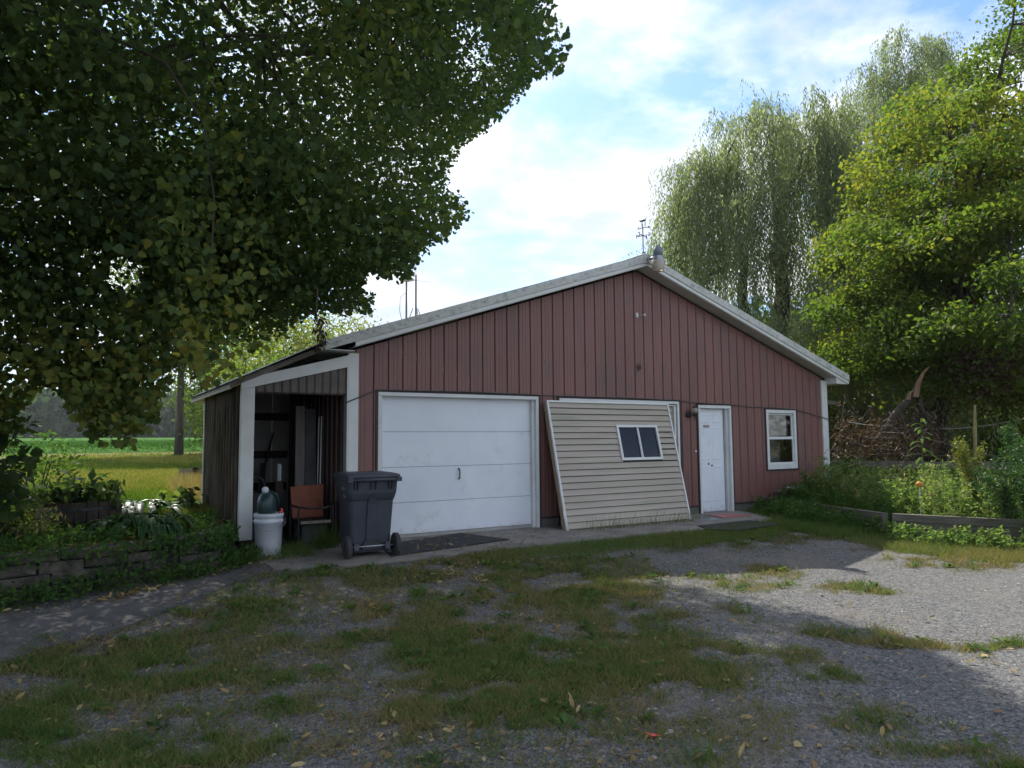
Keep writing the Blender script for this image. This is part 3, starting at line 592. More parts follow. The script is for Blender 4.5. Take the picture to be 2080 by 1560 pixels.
# roof: steeper sheet from under the garage eave down to the outer wall
ra, rb_ = (-.80, 2.735), (-1.99, 2.19)
r = MB(); r.add([(ra[0], -.06, ra[1]), (rb_[0], -.06, rb_[1]), (rb_[0], 3.75, rb_[1]), (ra[0], 3.75, ra[1]), (ra[0], -.06, ra[1]+.03), (rb_[0], -.06, rb_[1]+.03), (rb_[0], 3.75, rb_[1]+.03), (ra[0], 3.75, ra[1]+.03)], [(3, 2, 1, 0), (4, 5, 6, 7), (0, 1, 5, 4), (1, 2, 6, 5), (2, 3, 7, 6), (3, 0, 4, 7)])
ro = r.build('roof', M('lean_to_roof', (.1, .085, .07), (.17, .15, .12), 5, .7, dirt=(.3, .27, .2), dscale=8), S)
r = MB(); y = -.06
while y < 3.7: r.bar((ra[0]-.02, y+.02, ra[1]+.03), (rb_[0]-.01, y+.02, rb_[1]+.035), .03, .02); y += .19
r.build('roof_rib', ro.data.materials[0], ro)
MB().bar((ra[0]-.0, -.075, ra[1]+.0), (rb_[0]+.0, -.075, rb_[1]+.005), .025, .045).build('rake_board', WOOD, S)
MB().box(rb_[0]-.0, rb_[0]+.02, -.06, 3.75, rb_[1]-.035, rb_[1]-.002).build('eave_board', M('eave_tan', (.3, .28, .22), (.4, .37, .3), 6, .7), S)
MB().box(rb_[0]+.02, -1.2, 3.06, 3.75, rb_[1]-.03, rb_[1]-.018).build('eave_soffit', WHITE, S)
MB().box(-1.2, UL, .04, .08, 2.3, 2.42).build('rafter', DARKWOOD, S)
for y in (1., 2., 2.9): MB().bar((UL-.02, y, 2.74), (SU, y, 2.16), .04, .1).build('rafter', DARKWOOD, S)
# ---------------------------------------------------------------- retaining wall of blocks
RW = thing('retaining_wall', 'mossy grey concrete block retaining wall along the asphalt path', 'retaining wall', (-3.2, -1.5, 0))
pts = [(-7.5, -2.2), (-4.8, -1.88), (-3.3, -1.52), (-2.25, -1.04), (-1.99, -.42)]
seg = [math.dist(pts[i], pts[i+1]) for i in range(len(pts)-1)]; tot = sum(seg)
def along(s):
    for i, l in enumerate(seg):
        if s <= l or i == len(seg)-1:
            a, b_ = Vector(pts[i]), Vector(pts[i+1]); return a+(b_-a)*(s/l), (b_-a).normalized()
        s -= l
for c in range(5):
    s = .23*(c % 2)-.1; bh = .108
    while s < tot-.1:
        L_ = random.choice((.4, .43, .46)) if c < 4 else random.choice((.3, .45, .6)); a = max(s, 0); e_ = min(s+L_, tot)
        if e_-a > .08:
            p0, d0 = along(a); p1, _ = along(e_-.014); d = (p1-p0).normalized(); nn = Vector((d.y, -d.x)); zb = -.12+c*bh+random.uniform(-.005, .005); o_ = random.uniform(-.025, .018)-c*.012
            hh = bh-.012 if c < 4 else .085
            mb = MB(); q = []
            jt = lambda: random.uniform(-.013, .013)
            for z, ins in ((zb, .006), (zb+hh, .004)):
                for (pp, off, inn) in ((p0, .0, 1), (p1, .0, -1), (p1, -.22, -1), (p0, -.22, 1)):
                    w_ = pp+nn*(off+o_+jt())+d*inn*.004; q.append((w_.x, w_.y, z+jt()*.6))
            mid = [(Vector(q[0])+Vector(q[1]))/2, (Vector(q[4])+Vector(q[5]))/2]; bulge = Vector((nn.x, nn.y, 0))*random.uniform(.008, .022)
            # split rough face with a raised centre
            i0 = len(q); fz = [Vector(q[0])*.78+Vector(q[1])*.22, Vector(q[0])*.22+Vector(q[1])*.78, Vector(q[4])*.22+Vector(q[5])*.78, Vector(q[4])*.78+Vector(q[5])*.22]
            cz = (q[0][2]+q[4][2])/2
            fz = [Vector((f.x, f.y, cz+(f.z-cz)*.45))+bulge*random.uniform(.6, 1.3) for f in fz]
            mb.add(q+fz, [(3, 2, 1, 0), (4, 5, 6, 7), (1, 2, 6, 5), (2, 3, 7, 6), (3, 0, 4, 7), (8, 9, 10, 11), (0, 1, 9, 8), (1, 5, 10, 9), (5, 4, 11, 10), (4, 0, 8, 11)])
            mb.build('block', BLOCKM, RW)
        s += L_
# ---------------------------------------------------------------- leaning wall panel
LP = thing('leaning_wall_panel', 'beige vinyl sided wall section with small slider window leaning on the garage', 'wall panel', (4.35, -.5, 0))
A = Vector((2.99, -.62, .015)); Bv = Vector((1, -.0, 0)); W_ = 2.73
top = Vector((2.965, -.13, 2.105)); Uv = (top-A); HL = Uv.length; Uv.normalize(); Nv = Bv.cross(Uv).normalized()   # Nv faces the camera
if Nv.y > 0: Nv = -Nv
def lp(a, h, n): return A+Bv*a+Uv*h+Nv*n
def lbox(a0, a1, h0, h1, n0, n1, name, mat, par=LP):
    return MB().hexa([lp(a0, h0, n1), lp(a1, h0, n1), lp(a1, h0, n0), lp(a0, h0, n0), lp(a0, h1, n1), lp(a1, h1, n1), lp(a1, h1, n0), lp(a0, h1, n0)]).build(name, mat, par)
lbox(0, .04, 0, HL-.03, -.095, -.012, 'stud', LUMBER); lbox(W_-.04, W_, 0, HL-.03, -.095, -.012, 'stud', LUMBER)
for a in (.5, 1.1, 2.5): lbox(a, a+.04, .041, HL-.071, -.095, -.012, 'stud', LUMBER)
lbox(.041, W_-.041, 0, .04, -.095, -.012, 'plate', LUMBER); lbox(.041, W_-.041, HL-.07, HL-.03, -.095, -.012, 'plate', LUMBER)
WA0, WA1, WH0, WH1 = 1.385, 2.335, 1.095, 1.725
n_ = 20; eh = (HL-.03)/n_
for k in range(n_):
    h0 = k*eh; h1 = h0+eh+.004
    for a0, a1 in (((.03, WA0+.02), (WA1-.02, W_-.03)) if WH0-.05 < (h0+h1)/2 < WH1+.02 else ((.03, W_-.03),)):
        sag = random.uniform(-.005, .006)
        h0 += .011+random.uniform(-.002, .003)  # gap bares a dark strip of backing, a painted lap shadow line
        P = [lp(a0, h0, .022), lp(a1, h0, .022+sag), lp(a1, h0+.001, -.004), lp(a0, h0+.001, -.004), lp(a0, h1, .001), lp(a1, h1, .001), lp(a1, h1, -.006), lp(a0, h1, -.006)]
        mid = [lp(a0, h0+eh*.5, .017), lp(a1, h0+eh*.5, .017+sag), lp(a0, h0+eh*.53, .0105), lp(a1, h0+eh*.53, .0105)]
        MB().hexa(P).build('siding_plank', VINYL, LP)
lbox(.04, W_-.04, .04, HL-.05, -.012, -.007, 'lap_shade_sheathing', DARKWOOD)
lbox(0, .032, .0, HL, -.01, .026, 'edge_trim', WHITE); lbox(W_-.03, W_, .0, HL, -.01, .026, 'edge_trim', WHITE); lbox(.033, W_-.031, HL-.03, HL, -.01, .026, 'edge_trim', WHITE)
MB().hexa([lp(.0, -.01, .028), lp(.02, -.012, .05), lp(.02, -.012, .045), lp(.0, -.01, .02), lp(-.02, .3, .03), lp(.0, .3, .032), lp(.0, .3, .028), lp(-.02, .3, .026)]).build('edge_trim', WHITE, LP)
WI = lbox(WA0, WA1, WH0, WH0+.045, -.01, .035, 'window', WHITE)
lbox(WA0, WA1, WH1-.04, WH1, -.01, .035, 'window_frame', WHITE, WI); lbox(WA0, WA0+.045, WH0+.046, WH1-.041, -.01, .035, 'window_frame', WHITE, WI); lbox(WA1-.04, WA1, WH0+.046, WH1-.041, -.01, .035, 'window_frame', WHITE, WI)
mc = (WA0+WA1)/2-.02
lbox(WA0+.046, mc+.03, WH0+.047, WH1-.042, .004, .008, 'pane', GLASS, WI); lbox(mc+.031, WA1-.041, WH0+.047, WH1-.042, .0, .004, 'pane', GLASS, WI)
lbox(mc-.0, mc+.03, WH0+.047, WH1-.042, .009, .026, 'sash_bar', STEEL, WI); lbox(mc+.034, mc+.055, WH0+.047, WH1-.042, .005, .02, 'sash_bar', WHITE, WI)
lbox(WA0+.03, WA1-.03, WH0+.02, WH1-.02, -.006, -.002, 'pane_backing', BLACKM, WI)

# ---------------------------------------------------------------- wheeled bin
BN = thing('wheeled_bin', 'dark grey wheeled rubbish bin with closed lid beside the overhead door', 'bin', (-.5, -1.05, 0))
bx, by = -.46, -1.0
rotb = math.radians(-4)
def R2(x, y, z): return (bx+x*math.cos(rotb)-y*math.sin(rotb), by+x*math.sin(rotb)+y*math.cos(rotb), z)
def ring(wx, wy, z, r, n=5, dy=0, front=0):
    P = []
    for (sx, sy, a0) in ((1, -1, -90), (1, 1, 0), (-1, 1, 90), (-1, -1, 180)):
        for k in range(n):
            a = math.radians(a0+90*k/(n-1)); P.append(R2(sx*(wx-r)+r*math.cos(a), sy*(wy-r)+r*math.sin(a)+dy, z))
    return P
def loft(rings, name, mat, par, smooth=False, cap=True):
    V = [p for r in rings for p in r]; n = len(rings[0])
    F = [(i*n+k, i*n+(k+1) % n, (i+1)*n+(k+1) % n, (i+1)*n+k) for i in range(len(rings)-1) for k in range(n)]
    if cap: F += [tuple(range(n))[::-1], tuple((len(rings)-1)*n+k for k in range(n))]
    return MB().add(V, F).build(name, mat, par, smooth)
loft([ring(.25, .245, .06, .05, dy=.02), ring(.26, .255, .12, .05, dy=.02), ring(.285, .305, .70, .06), ring(.30, .325, .735, .06), ring(.315, .345, .80, .06), ring(.325, .36, .955, .06), ring(.335, .37, .965, .06), ring(.335, .37, .99, .06)], 'body', BINM, BN)
loft([ring(.345, .385, .992, .05), ring(.352, .39, 1.0, .05), ring(.352, .39, 1.018, .05), ring(.335, .375, 1.036, .06, dy=.0), ring(.28, .32, 1.05, .08, dy=.02)], 'lid', BINM, BN)
mb = MB()
mb.tube([R2(-.34, -.43, .97), R2(.34, -.43, .97)], .02, 8)
bar_ = mb.build('hinge_bar', BINM, BN, True)
for x in (-.31, .31): MB().hexa([R2(x-.03, -.45, .945), R2(x+.03, -.45, .945), R2(x+.03, -.36, .945), R2(x-.03, -.36, .945), R2(x-.03, -.45, 1.0), R2(x+.03, -.45, 1.0), R2(x+.03, -.36, 1.0), R2(x-.03, -.36, 1.0)]).build('hinge_lug', BINM, BN)
for x in (-.24, -.2, -.03, .03, .2, .24): MB().hexa([R2(x-.006, -.385, .85), R2(x+.006, -.385, .85), R2(x+.006, -.35, .85), R2(x-.006, -.35, .85), R2(x-.006, -.405, .96), R2(x+.006, -.405, .96), R2(x+.006, -.36, .96), R2(x-.006, -.36, .96)]).build('gusset', BINM, BN)
# tall arched recess rib down the back
P = []
def face_y(z): return -(.25+(.305-.25)*(z-.12)/.58)+.02*(1-(z-.12)/.58)
for z, wd in ((.16, .075), (.4, .075), (.66, .07), (.73, .065), (.765, .045), (.78, .02)): P.append((wd, z))
mb = MB(); V = []
for wd, z in P:
    fy = face_y(min(z, .7))-(0 if z < .71 else (z-.7)*.45)
    V += [R2(-wd, fy+.004, z), R2(-wd+.012, fy-.022, z), R2(wd-.012, fy-.022, z), R2(wd, fy+.004, z)]
mb.add(V, [(4*i+k, 4*i+k+1, 4*i+k+5, 4*i+k+4) for i in range(len(P)-1) for k in range(3)]+[(20, 21, 22, 23)]); mb.build('spine', BINM, BN)
MB().hexa([R2(-.12, -.29, .1), R2(.12, -.29, .1), R2(.12, -.22, .1), R2(-.12, -.22, .1), R2(-.09, -.285, .2), R2(.09, -.285, .2), R2(.09, -.24, .2), R2(-.09, -.24, .2)]).build('foot_block', BLACKM, BN)
MB().tube([R2(-.33, -.3, .14), R2(.33, -.3, .14)], .011, 8).build('axle', STEEL, BN, True)
for x in (-.2, .2): MB().hexa([R2(x-.03, -.33, .1), R2(x+.03, -.33, .1), R2(x+.03, -.22, .1), R2(x-.03, -.22, .1), R2(x-.03, -.32, .18), R2(x+.03, -.32, .18), R2(x+.03, -.22, .18), R2(x-.03, -.22, .18)]).build('axle_bracket', BINM, BN)
for x in (-.31, .31):
    V = []; prof = [(.05, -.03), (.13, -.032), (.148, -.024), (.15, 0), (.148, .024), (.13, .032), (.05, .03)]; n = 28
    for r_, q in prof:
        for k in range(n):
            a = 2*math.pi*k/n; rr = r_*(1-.025*(k % 2)*(r_ > .14)); V.append(R2(x+q, -.3+rr*math.cos(a), .14+rr*math.sin(a)))
    wh = MB().add(V, [(i*n+k, i*n+(k+1) % n, (i+1)*n+(k+1) % n, (i+1)*n+k) for i in range(len(prof)-1) for k in range(n)]).build('wheel', TYRE, BN)
    V = []
    for r_, q in ((.06, -.02), (.06, .02)):
        for k in range(12): a = 2*math.pi*k/12; V.append(R2(x+q, -.3+r_*math.cos(a), .14+r_*math.sin(a)))
    MB().add(V, [tuple(range(12))[::-1], tuple(range(12, 24))]+[(k, (k+1) % 12, 12+(k+1) % 12, 12+k) for k in range(12)]).build('hub', BINM, wh)
for body, z, sz in (('WM', .83, .075), ('306', .74, .07)):
    cu = bpy.data.curves.new('lettering', 'FONT'); cu.body = body; cu.size = sz; cu.extrude = .0008; cu.shear = .25 if z > .8 else 0; cu.align_x = 'CENTER'
    to = bpy.data.objects.new('lettering', cu); sc.collection.objects.link(to); bpy.context.view_layer.update()
    me = bpy.data.meshes.new_from_object(to.evaluated_get(bpy.context.evaluated_depsgraph_get())); bpy.data.objects.remove(to)
    tilt = .04
    for v_ in me.vertices:
        a, h_ = v_.co.x, v_.co.y; xx = -(.288+(.33-.288)*((z+h_)-.7)/.25)-.013; v_.co = Vector(R2(xx-v_.co.z, -.14-a*-1 if 0 else -.13-a, z+h_))
    link('lettering', me, M('white_print', (.3, .3, .3), None, 9, .6), BN)

# ---------------------------------------------------------------- things in the lean-to
bc = gnd(543, 1136, -.01)
c = (bc[0]+.035, bc[1]+.12, 0)
BK = thing('white_bucket', 'white plastic pail standing beside the white post', 'bucket', c)
MB().lathe([(.15, 0), (.155, .01), (.17, .43), (.18, .433), (.181, .465), (.172, .468), (.173, .5), (.183, .503), (.184, .545), (.177, .55)], (c[0], c[1], .0), 28).build('body', BUCKETM, BK, True)
MB().tube([(c[0]+.2*math.cos(a), c[1]+.2*math.sin(a)-.02, .48-.12*math.sin(-a)*1.0) for a in np.linspace(math.pi, 2*math.pi, 9)], .004, 5).build('handle', STEEL, BK)
J = thing('garden_jug', 'dark teal plastic jug with white cap on the white pail', 'jug', (c[0], c[1], .55))
jx = c[0]-.03
MB().lathe([(.11, .55), (.12, .58), (.12, .7), (.1, .77), (.055, .81), (.035, .83)], (jx, c[1]-.02, 0), 14).build('body', TEAL, J, True)
MB().tube([(jx+.03, c[1]-.06, .82), (jx+.1, c[1]-.07, .79), (jx+.14, c[1]-.07, .7), (jx+.12, c[1]-.06, .6)], .014, 8).build('handle', TEAL, J, True)
MB().lathe([(.0, .8), (.035, .81), (.044, .84), (.038, .87), (.018, .885)], (jx-.03, c[1]-.05, 0), 12).build('cap', BUCKETM, J, True)
o = MB().tube([(c[0]+.09, c[1]-.12, .56), (c[0]+.13, c[1]-.13, .57), (c[0]+.14, c[1]-.1, .59), (c[0]+.12, c[1]-.12, .61)], [.014, .018, .014, .008], 7).build('red_nozzle', REDP, None, True)
o['label'] = 'small red hose nozzle lying on the pail rim'; o['category'] = 'nozzle'
# chair with orange back
q = wal(622, 1000, .35)
CH = thing('orange_chair', 'old dark chair with an orange vinyl back inside the lean-to', 'chair', (-.9, .4, 0))
hx = -.80; hy = .3
def chb(x0, x1, y0, y1, z0, z1, nm, mt, b=.01): return MB().box(hx+x0, hx+x1, hy+y0, hy+y1, z0, z1, b).build(nm, mt, CH)
MB().hexa([(hx-.21, hy+.2, .36), (hx+.23, hy+.2, .36), (hx+.23, hy+.24, .36), (hx-.21, hy+.24, .36), (hx-.23, hy+.27, .8), (hx+.25, hy+.27, .83), (hx+.25, hy+.31, .83), (hx-.23, hy+.31, .8)]).build('backrest', ORANGE, CH)
chb(-.22, .24, -.2, .19, .3, .35, 'seat', BLACKM, .02)
MB().tube([(hx-.25, hy+.1, .55), (hx-.24, hy-.19, .545), (hx-.08, hy-.23, .52), (hx+.12, hy-.23, .52), (hx+.26, hy-.18, .55), (hx+.27, hy+.1, .56)], .014, 7).build('arm_rail', BLACKM, CH, True)
for x, y in ((-.23, -.2), (.25, -.2), (-.23, .25), (.25, .25)): MB().tube([(hx+x, hy+y, .02), (hx+x, hy+y, .55)], .014, 7).build('leg', BLACKM, CH)
MB().box(hx-.2, hx+.22, hy-.212, hy-.2, .31, .35).build('seat_edge', M('pale_edge', (.2, .18, .15), (.3, .27, .22), 9, .8), CH)
def single(name, mb, mat, label, cat, smooth=False, group=None):
    o = mb.build(name, mat, None, smooth); o['label'] = label; o['category'] = cat
    if group: o['group'] = group
    return o
single('grey_box', MB().box(hx-.14, hx+.2, hy-.05, hy+.2, .03, .28, .01), M('grey_card', (.05, .055, .055), (.08, .085, .085), 4, .8), 'dark grey box under the orange chair', 'box')
single('leaning_board', MB().hexa([(-.86, .95, .03), (-.72, .95, .03), (-.72, .99, .03), (-.86, .99, .03), (-.82, 1.15, 2.0), (-.68, 1.15, 2.0), (-.68, 1.19, 2.0), (-.82, 1.19, 2.0)]), M('pale_board', (.15, .13, .12), (.22, .2, .18), 5, .8, stretch=(3, 1, .3)), 'tall pale board with grooved face upright behind the orange chair', 'board')
single('leaning_board', MB().hexa([(-.7, 1.0, .03), (-.52, 1.0, .03), (-.52, 1.03, .03), (-.7, 1.03, .03), (-.66, 1.2, 1.96), (-.5, 1.2, 1.96), (-.5, 1.23, 1.96), (-.66, 1.23, 1.96)]), M('grey_board', (.07, .07, .075), (.11, .11, .115), 5, .8), 'dark grey board upright between the pale board and the white poles', 'board')
single('white_pole', MB().tube([(-.58, .8, .03), (-.52, .95, 1.83)], .008, 6), WHITE, 'thin white pole, left of the pair leaning on the brown inner wall', 'pole')
single('white_pole', MB().tube([(-.545, .78, .03), (-.485, .93, 1.84)], .01, 6), WHITE, 'white pole, right of the pair leaning on the brown inner wall', 'pole')
HT = thing('hand_truck', 'black tubular hand truck standing behind the white pail', 'hand truck', (-1.55, .9, 0))
MB().tube([(-1.72, .8, .05), (-1.7, .95, .8), (-1.67, .97, .9), (-1.6, .98, .95), (-1.4, .98, .95), (-1.33, .97, .9), (-1.3, .95, .8), (-1.3, .8, .05)], .014, 7).build('frame', BLACKM, HT, True)
for z in (.3, .6): MB().tube([(-1.71, .87, z), (-1.3, .87, z)], .01, 6).build('crossbar', BLACKM, HT)
MB().box(-1.72, -1.3, .62, .8, .03, .045).build('toe_plate', BLACKM, HT)
for x in (-1.76, -1.26): MB().lathe([(.05, -.02), (.11, -.02), (.12, 0), (.11, .02), (.05, .02)], (x, .92, .14), 16, 'x').build('wheel', TYRE, HT)
single('black_crate', MB().box(-1.66, -1.36, .72, 1.0, .05, .72, .01), M('black_crate', (.02, .022, .024), (.035, .037, .04), 4, .7), 'black case strapped to the hand truck', 'case')
single('caulk_tube', MB().lathe([(.03, 1.05), (.035, 1.06), (.035, 1.3), (.03, 1.31), (.012, 1.32)], (-1.02, 1.3, -.2), 12), BUCKETM, 'white tube with dark print standing by the dark inner post', 'tube')
single('dark_post', MB().box(-1.08, -.97, 1.26, 1.36, .03, .86), DARKWOOD, 'short dark post under the white tube in the lean-to', 'post')
T_ = thing('long_tool', 'dark long handled tool leaning diagonally on the pale back sheets', 'tool', (-.95, 2.2, 0))
MB().tube([(-1.2, 2.2, .05), (-.98, 2.55, 1.0), (-.78, 2.8, 1.62)], [.02, .02, .018], 6).build('handle', DARKWOOD, T_)
MB().hexa([(-1.12, 2.3, .65), (-1.02, 2.3, .65), (-1.02, 2.34, .65), (-1.12, 2.34, .65), (-1.03, 2.52, 1.1), (-.95, 2.52, 1.1), (-.95, 2.56, 1.1), (-1.03, 2.56, 1.1)]).build('blade', BLACKM, T_)
single('stacked_bag', MB().box(-1.3, -.98, 2.2, 2.6, .03, .6, .06), M('bag_print', (.05, .05, .06), (.16, .16, .17), 14, .7), 'grey printed sack standing against the back sheets', 'sack')

# ---------------------------------------------------------------- mats
def flat(name, poly, z, mat, label, cat, th=.012): return single(name, MB().prism(poly, z, z+th), mat, label, cat)
flat('black_mat', [tuple(gnd(*q, .02)[:2]) for q in ((795, 1130), (770, 1108), (935, 1083), (1035, 1096))], .014, RUBBER, 'black rubber mat strewn with leaves before the overhead door', 'mat')
flat('black_mat', [tuple(gnd(*q, .02)[:2]) for q in ((1418, 1068), (1520, 1057), (1592, 1064), (1500, 1077), (1440, 1076))], .014, RUBBER, 'faded black mat on the apron before the entry door', 'mat')
flat('red_mat', [tuple(gnd(*q, .02)[:2]) for q in ((1436, 1046), (1487, 1043), (1527, 1047), (1470, 1052))], .014, REDMAT, 'thin red door mat at the entry door sill', 'mat')
flat('grey_mat', [tuple(gnd(*q, .02)[:2]) for q in ((1405, 1055), (1450, 1052), (1466, 1056), (1410, 1058))], .014, M('grey_flagstone', (.2, .23, .25), (.28, .3, .32), 9, .8), 'thin grey flat piece left of the red door mat', 'mat')
o = flat('red_scrap', [tuple(gnd(*q, -.13)[:2]) for q in ((1308, 1489), (1330, 1492), (1345, 1496), (1325, 1497))], float(H(*gnd(1320, 1492, -.13)[:2]))+.012, REDP, 'small red plastic scrap lying on the gravel', 'litter', .004)

# ---------------------------------------------------------------- fittings on the gable
YL = thing('yard_light', 'grey dusk to dawn yard light hanging at the roof peak', 'lamp', (5.16, -.5, 4.6)); c = (5.16, -.55, 0)
MB().lathe([(.03, 4.9), (.032, 4.95), (.028, 4.955)], c, 10).build('photocell', STEEL, YL, True)
MB().lathe([(.02, 4.74), (.082, 4.745), (.084, 4.89), (.06, 4.9), (.0, 4.902)], c, 18).build('housing', M('lamp_grey', (.16, .19, .24), (.2, .23, .28), 5, .5), YL, True)
MB().lathe([(.1, 4.66), (.105, 4.665), (.09, 4.74), (.04, 4.742)], c, 26).build('vented_collar', STEEL, YL)
MB().lathe([(.0, 4.47), (.09, 4.47), (.1, 4.49), (.132, 4.655), (.12, 4.66)], c, 22).build('refractor', LENS, YL, True)
MB().tube([(5.13, -.32, 4.72), (5.14, -.42, 4.74), (5.15, -.5, 4.72)], .022, 8).build('arm', STEEL, YL, True)
MB().lathe([(.05, -.37), (.05, -.33)], (5.115, 0, 4.72), 12, 'y').build('mount_plate', STEEL, YL)
WV = thing('weather_vane', 'black iron weather vane with animal figure on the roof ridge', 'weather vane', (5.11, -.22, 4.83)); vx, vy = 5.11, -.22
MB().tube([(vx, vy, 4.83), (vx, vy, 5.42)], .009, 6).build('rod', BLACKM, WV)
MB().lathe([(.03, 4.83), (.03, 4.87), (.012, 4.9)], (vx, vy, 0), 8).build('base', BLACKM, WV)
for a in range(4):
    an = math.radians(20+90*a); d = (math.cos(an), math.sin(an)); ex, ey = vx+.13*d[0], vy+.13*d[1]
    MB().tube([(vx, vy, 5.2), (ex, ey, 5.2)], .007, 5).build('arm', BLACKM, WV)
    s_ = [(ex, ey, 5.17), (ex, ey, 5.235)] if a else [(ex, ey, 5.17), (ex, ey, 5.23), (ex+.03, ey+.02, 5.17), (ex+.03, ey+.02, 5.23)]
    mb = MB().tube(s_, .006, 5)
    if a: mb.tube([(ex, ey, 5.235), (ex+.035*d[1], ey-.035*d[0], 5.235)], .006, 5).tube([(ex, ey, 5.17), (ex+(.035 if a > 1 else 0)*d[1], ey-.035*d[0]*(a > 1), 5.17)], .006, 5)
    mb.build('letter', BLACKM, WV)
ar = MB().tube([(vx-.11, vy-.02, 5.31), (vx+.19, vy+.03, 5.4)], .007, 5); ar.tube([(vx-.12, vy-.02, 5.33), (vx-.14, vy-.02, 5.3), (vx-.11, vy-.02, 5.29)], .007, 5)
ar.add([(vx+.13, vy+.02, 5.39), (vx+.2, vy+.03, 5.43), (vx+.2, vy+.03, 5.37), (vx+.13, vy+.024, 5.39), (vx+.2, vy+.034, 5.43), (vx+.2, vy+.034, 5.37)], [(0, 1, 2), (5, 4, 3), (0, 3, 4, 1), (1, 4, 5, 2), (2, 5, 3, 0)]); ar.build('arrow', BLACKM, WV)
an_ = MB().tube([(vx-.05, vy, 5.46), (vx+.03, vy, 5.49), (vx+.07, vy, 5.5)], [.016, .022, .016], 6).tube([(vx-.05, vy, 5.46), (vx-.08, vy, 5.47)], [.014, .006], 6)
for q in (-.03, .0, .05, .07): an_.tube([(vx+q, vy, 5.47), (vx+q*1.1, vy, 5.36+.02*(q > .02))], .005, 4)
an_.tube([(vx+.07, vy, 5.5), (vx+.09, vy, 5.56), (vx+.1, vy, 5.58)], [.008, .005, .003], 5); an_.build('figure', BLACKM, WV)
SC = thing('wall_lantern', 'black carriage lantern with dusty glass between panel and entry door', 'lamp', (6.39, -.02, 1.95)); lx = 6.40
MB().lathe([(.0, -.045), (.05, -.045), (.062, -.035), (.064, -.02)], (lx-.05, 0, 1.92), 16, 'y').build('wall_plate', BLACKM, SC, True)
MB().tube([(lx-.04, -.05, 1.9), (lx, -.09, 1.89), (lx+.02, -.12, 1.9)], .014, 6).build('arm', BLACKM, SC)
MB().lathe([(.045, 1.915), (.05, 1.925), (.03, 1.93)], (lx+.02, -.12, 0), 12).build('cup', BLACKM, SC)
MB().lathe([(.03, 1.93), (.062, 1.96), (.068, 1.99), (.055, 2.02), (.035, 2.04)], (lx+.02, -.12, 0), 14).build('globe', CLEAR, SC, True)
MB().lathe([(.045, 2.04), (.04, 2.05), (.015, 2.075), (.006, 2.11)], (lx+.02, -.12, 0), 12).build('cap', BLACKM, SC)
MB().tube([(lx+.02, -.12, 1.915), (lx+.02, -.12, 1.86), (lx, -.11, 1.8)], [.02, .014, .005], 6).build('finial', BLACKM, SC)
BR = thing('wall_bracket', 'small white wire bracket high on the gable', 'bracket', (5.17, -.03, 3.74))
MB().box(5.05, 5.1, -.06, .0, 3.69, 3.78, .008).build('plate', WHITE, BR)
MB().tube([(5.1, -.04, 3.73), (5.16, -.07, 3.735), (5.2, -.06, 3.75), (5.24, -.06, 3.75)], .007, 5).build('arm', STEEL, BR)
MB().lathe([(.018, -.075), (.026, -.065), (.02, -.05)], (5.25, 0, 3.755), 10, 'y').build('ring', WHITE, BR)
mb = MB(); q = [(5.12+.05*math.cos(k*1.3)*(1-k*.03), -.025, 2.74+.006*k+.04*math.sin(k*1.3)) for k in range(14)]; mb.tube(q, .005, 4); mb.tube([(5.05, -.02, 2.66), (5.1, -.03, 2.72), (5.16, -.025, 2.8)], .005, 4)
single('wire_coil', mb, BLACKM, 'small tangled black wire stub on the red wall above the beige panel', 'wire')
cp = [(-.42, -.03, 2.0), (-.36, -.05, 2.03), (-.05, -.04, 2.16), (.05, -.045, 2.2), (1.5, -.05, 2.215), (2.9, -.045, 2.2), (3.3, -.045, 2.195), (4.7, -.05, 2.2), (6.1, -.045, 2.18), (6.45, -.04, 2.15), (6.8, -.045, 2.14), (7.5, -.045, 2.13), (8.1, -.03, 2.09), (8.6, -.045, 2.09), (9.5, -.05, 2.06), (10.0, -.035, 1.98), (10.63, -.05, 1.86), (11.0, -.02, 1.83), (12., 0, 1.75)]
single('cable', MB().tube(cp, .009, 5, False), CABLE, 'dark cable strung along the red wall over doors and window', 'cable', True)
single('span_wire', MB().tube([(11.4, -.01, 1.80)]+[(12+7.9*k/16, .0-.3*math.sin(k/16*math.pi)*0, 1.75-.0+(.21*(k/16)**2)-.14*math.sin(k/16*math.pi)*1.0) for k in range(17)]+[(28, .3, 2.6)], .011, 5, False), CABLE_SUN, 'cable span coloured pale for sunlight, sagging from the garage corner across the weed bed', 'wire', True)
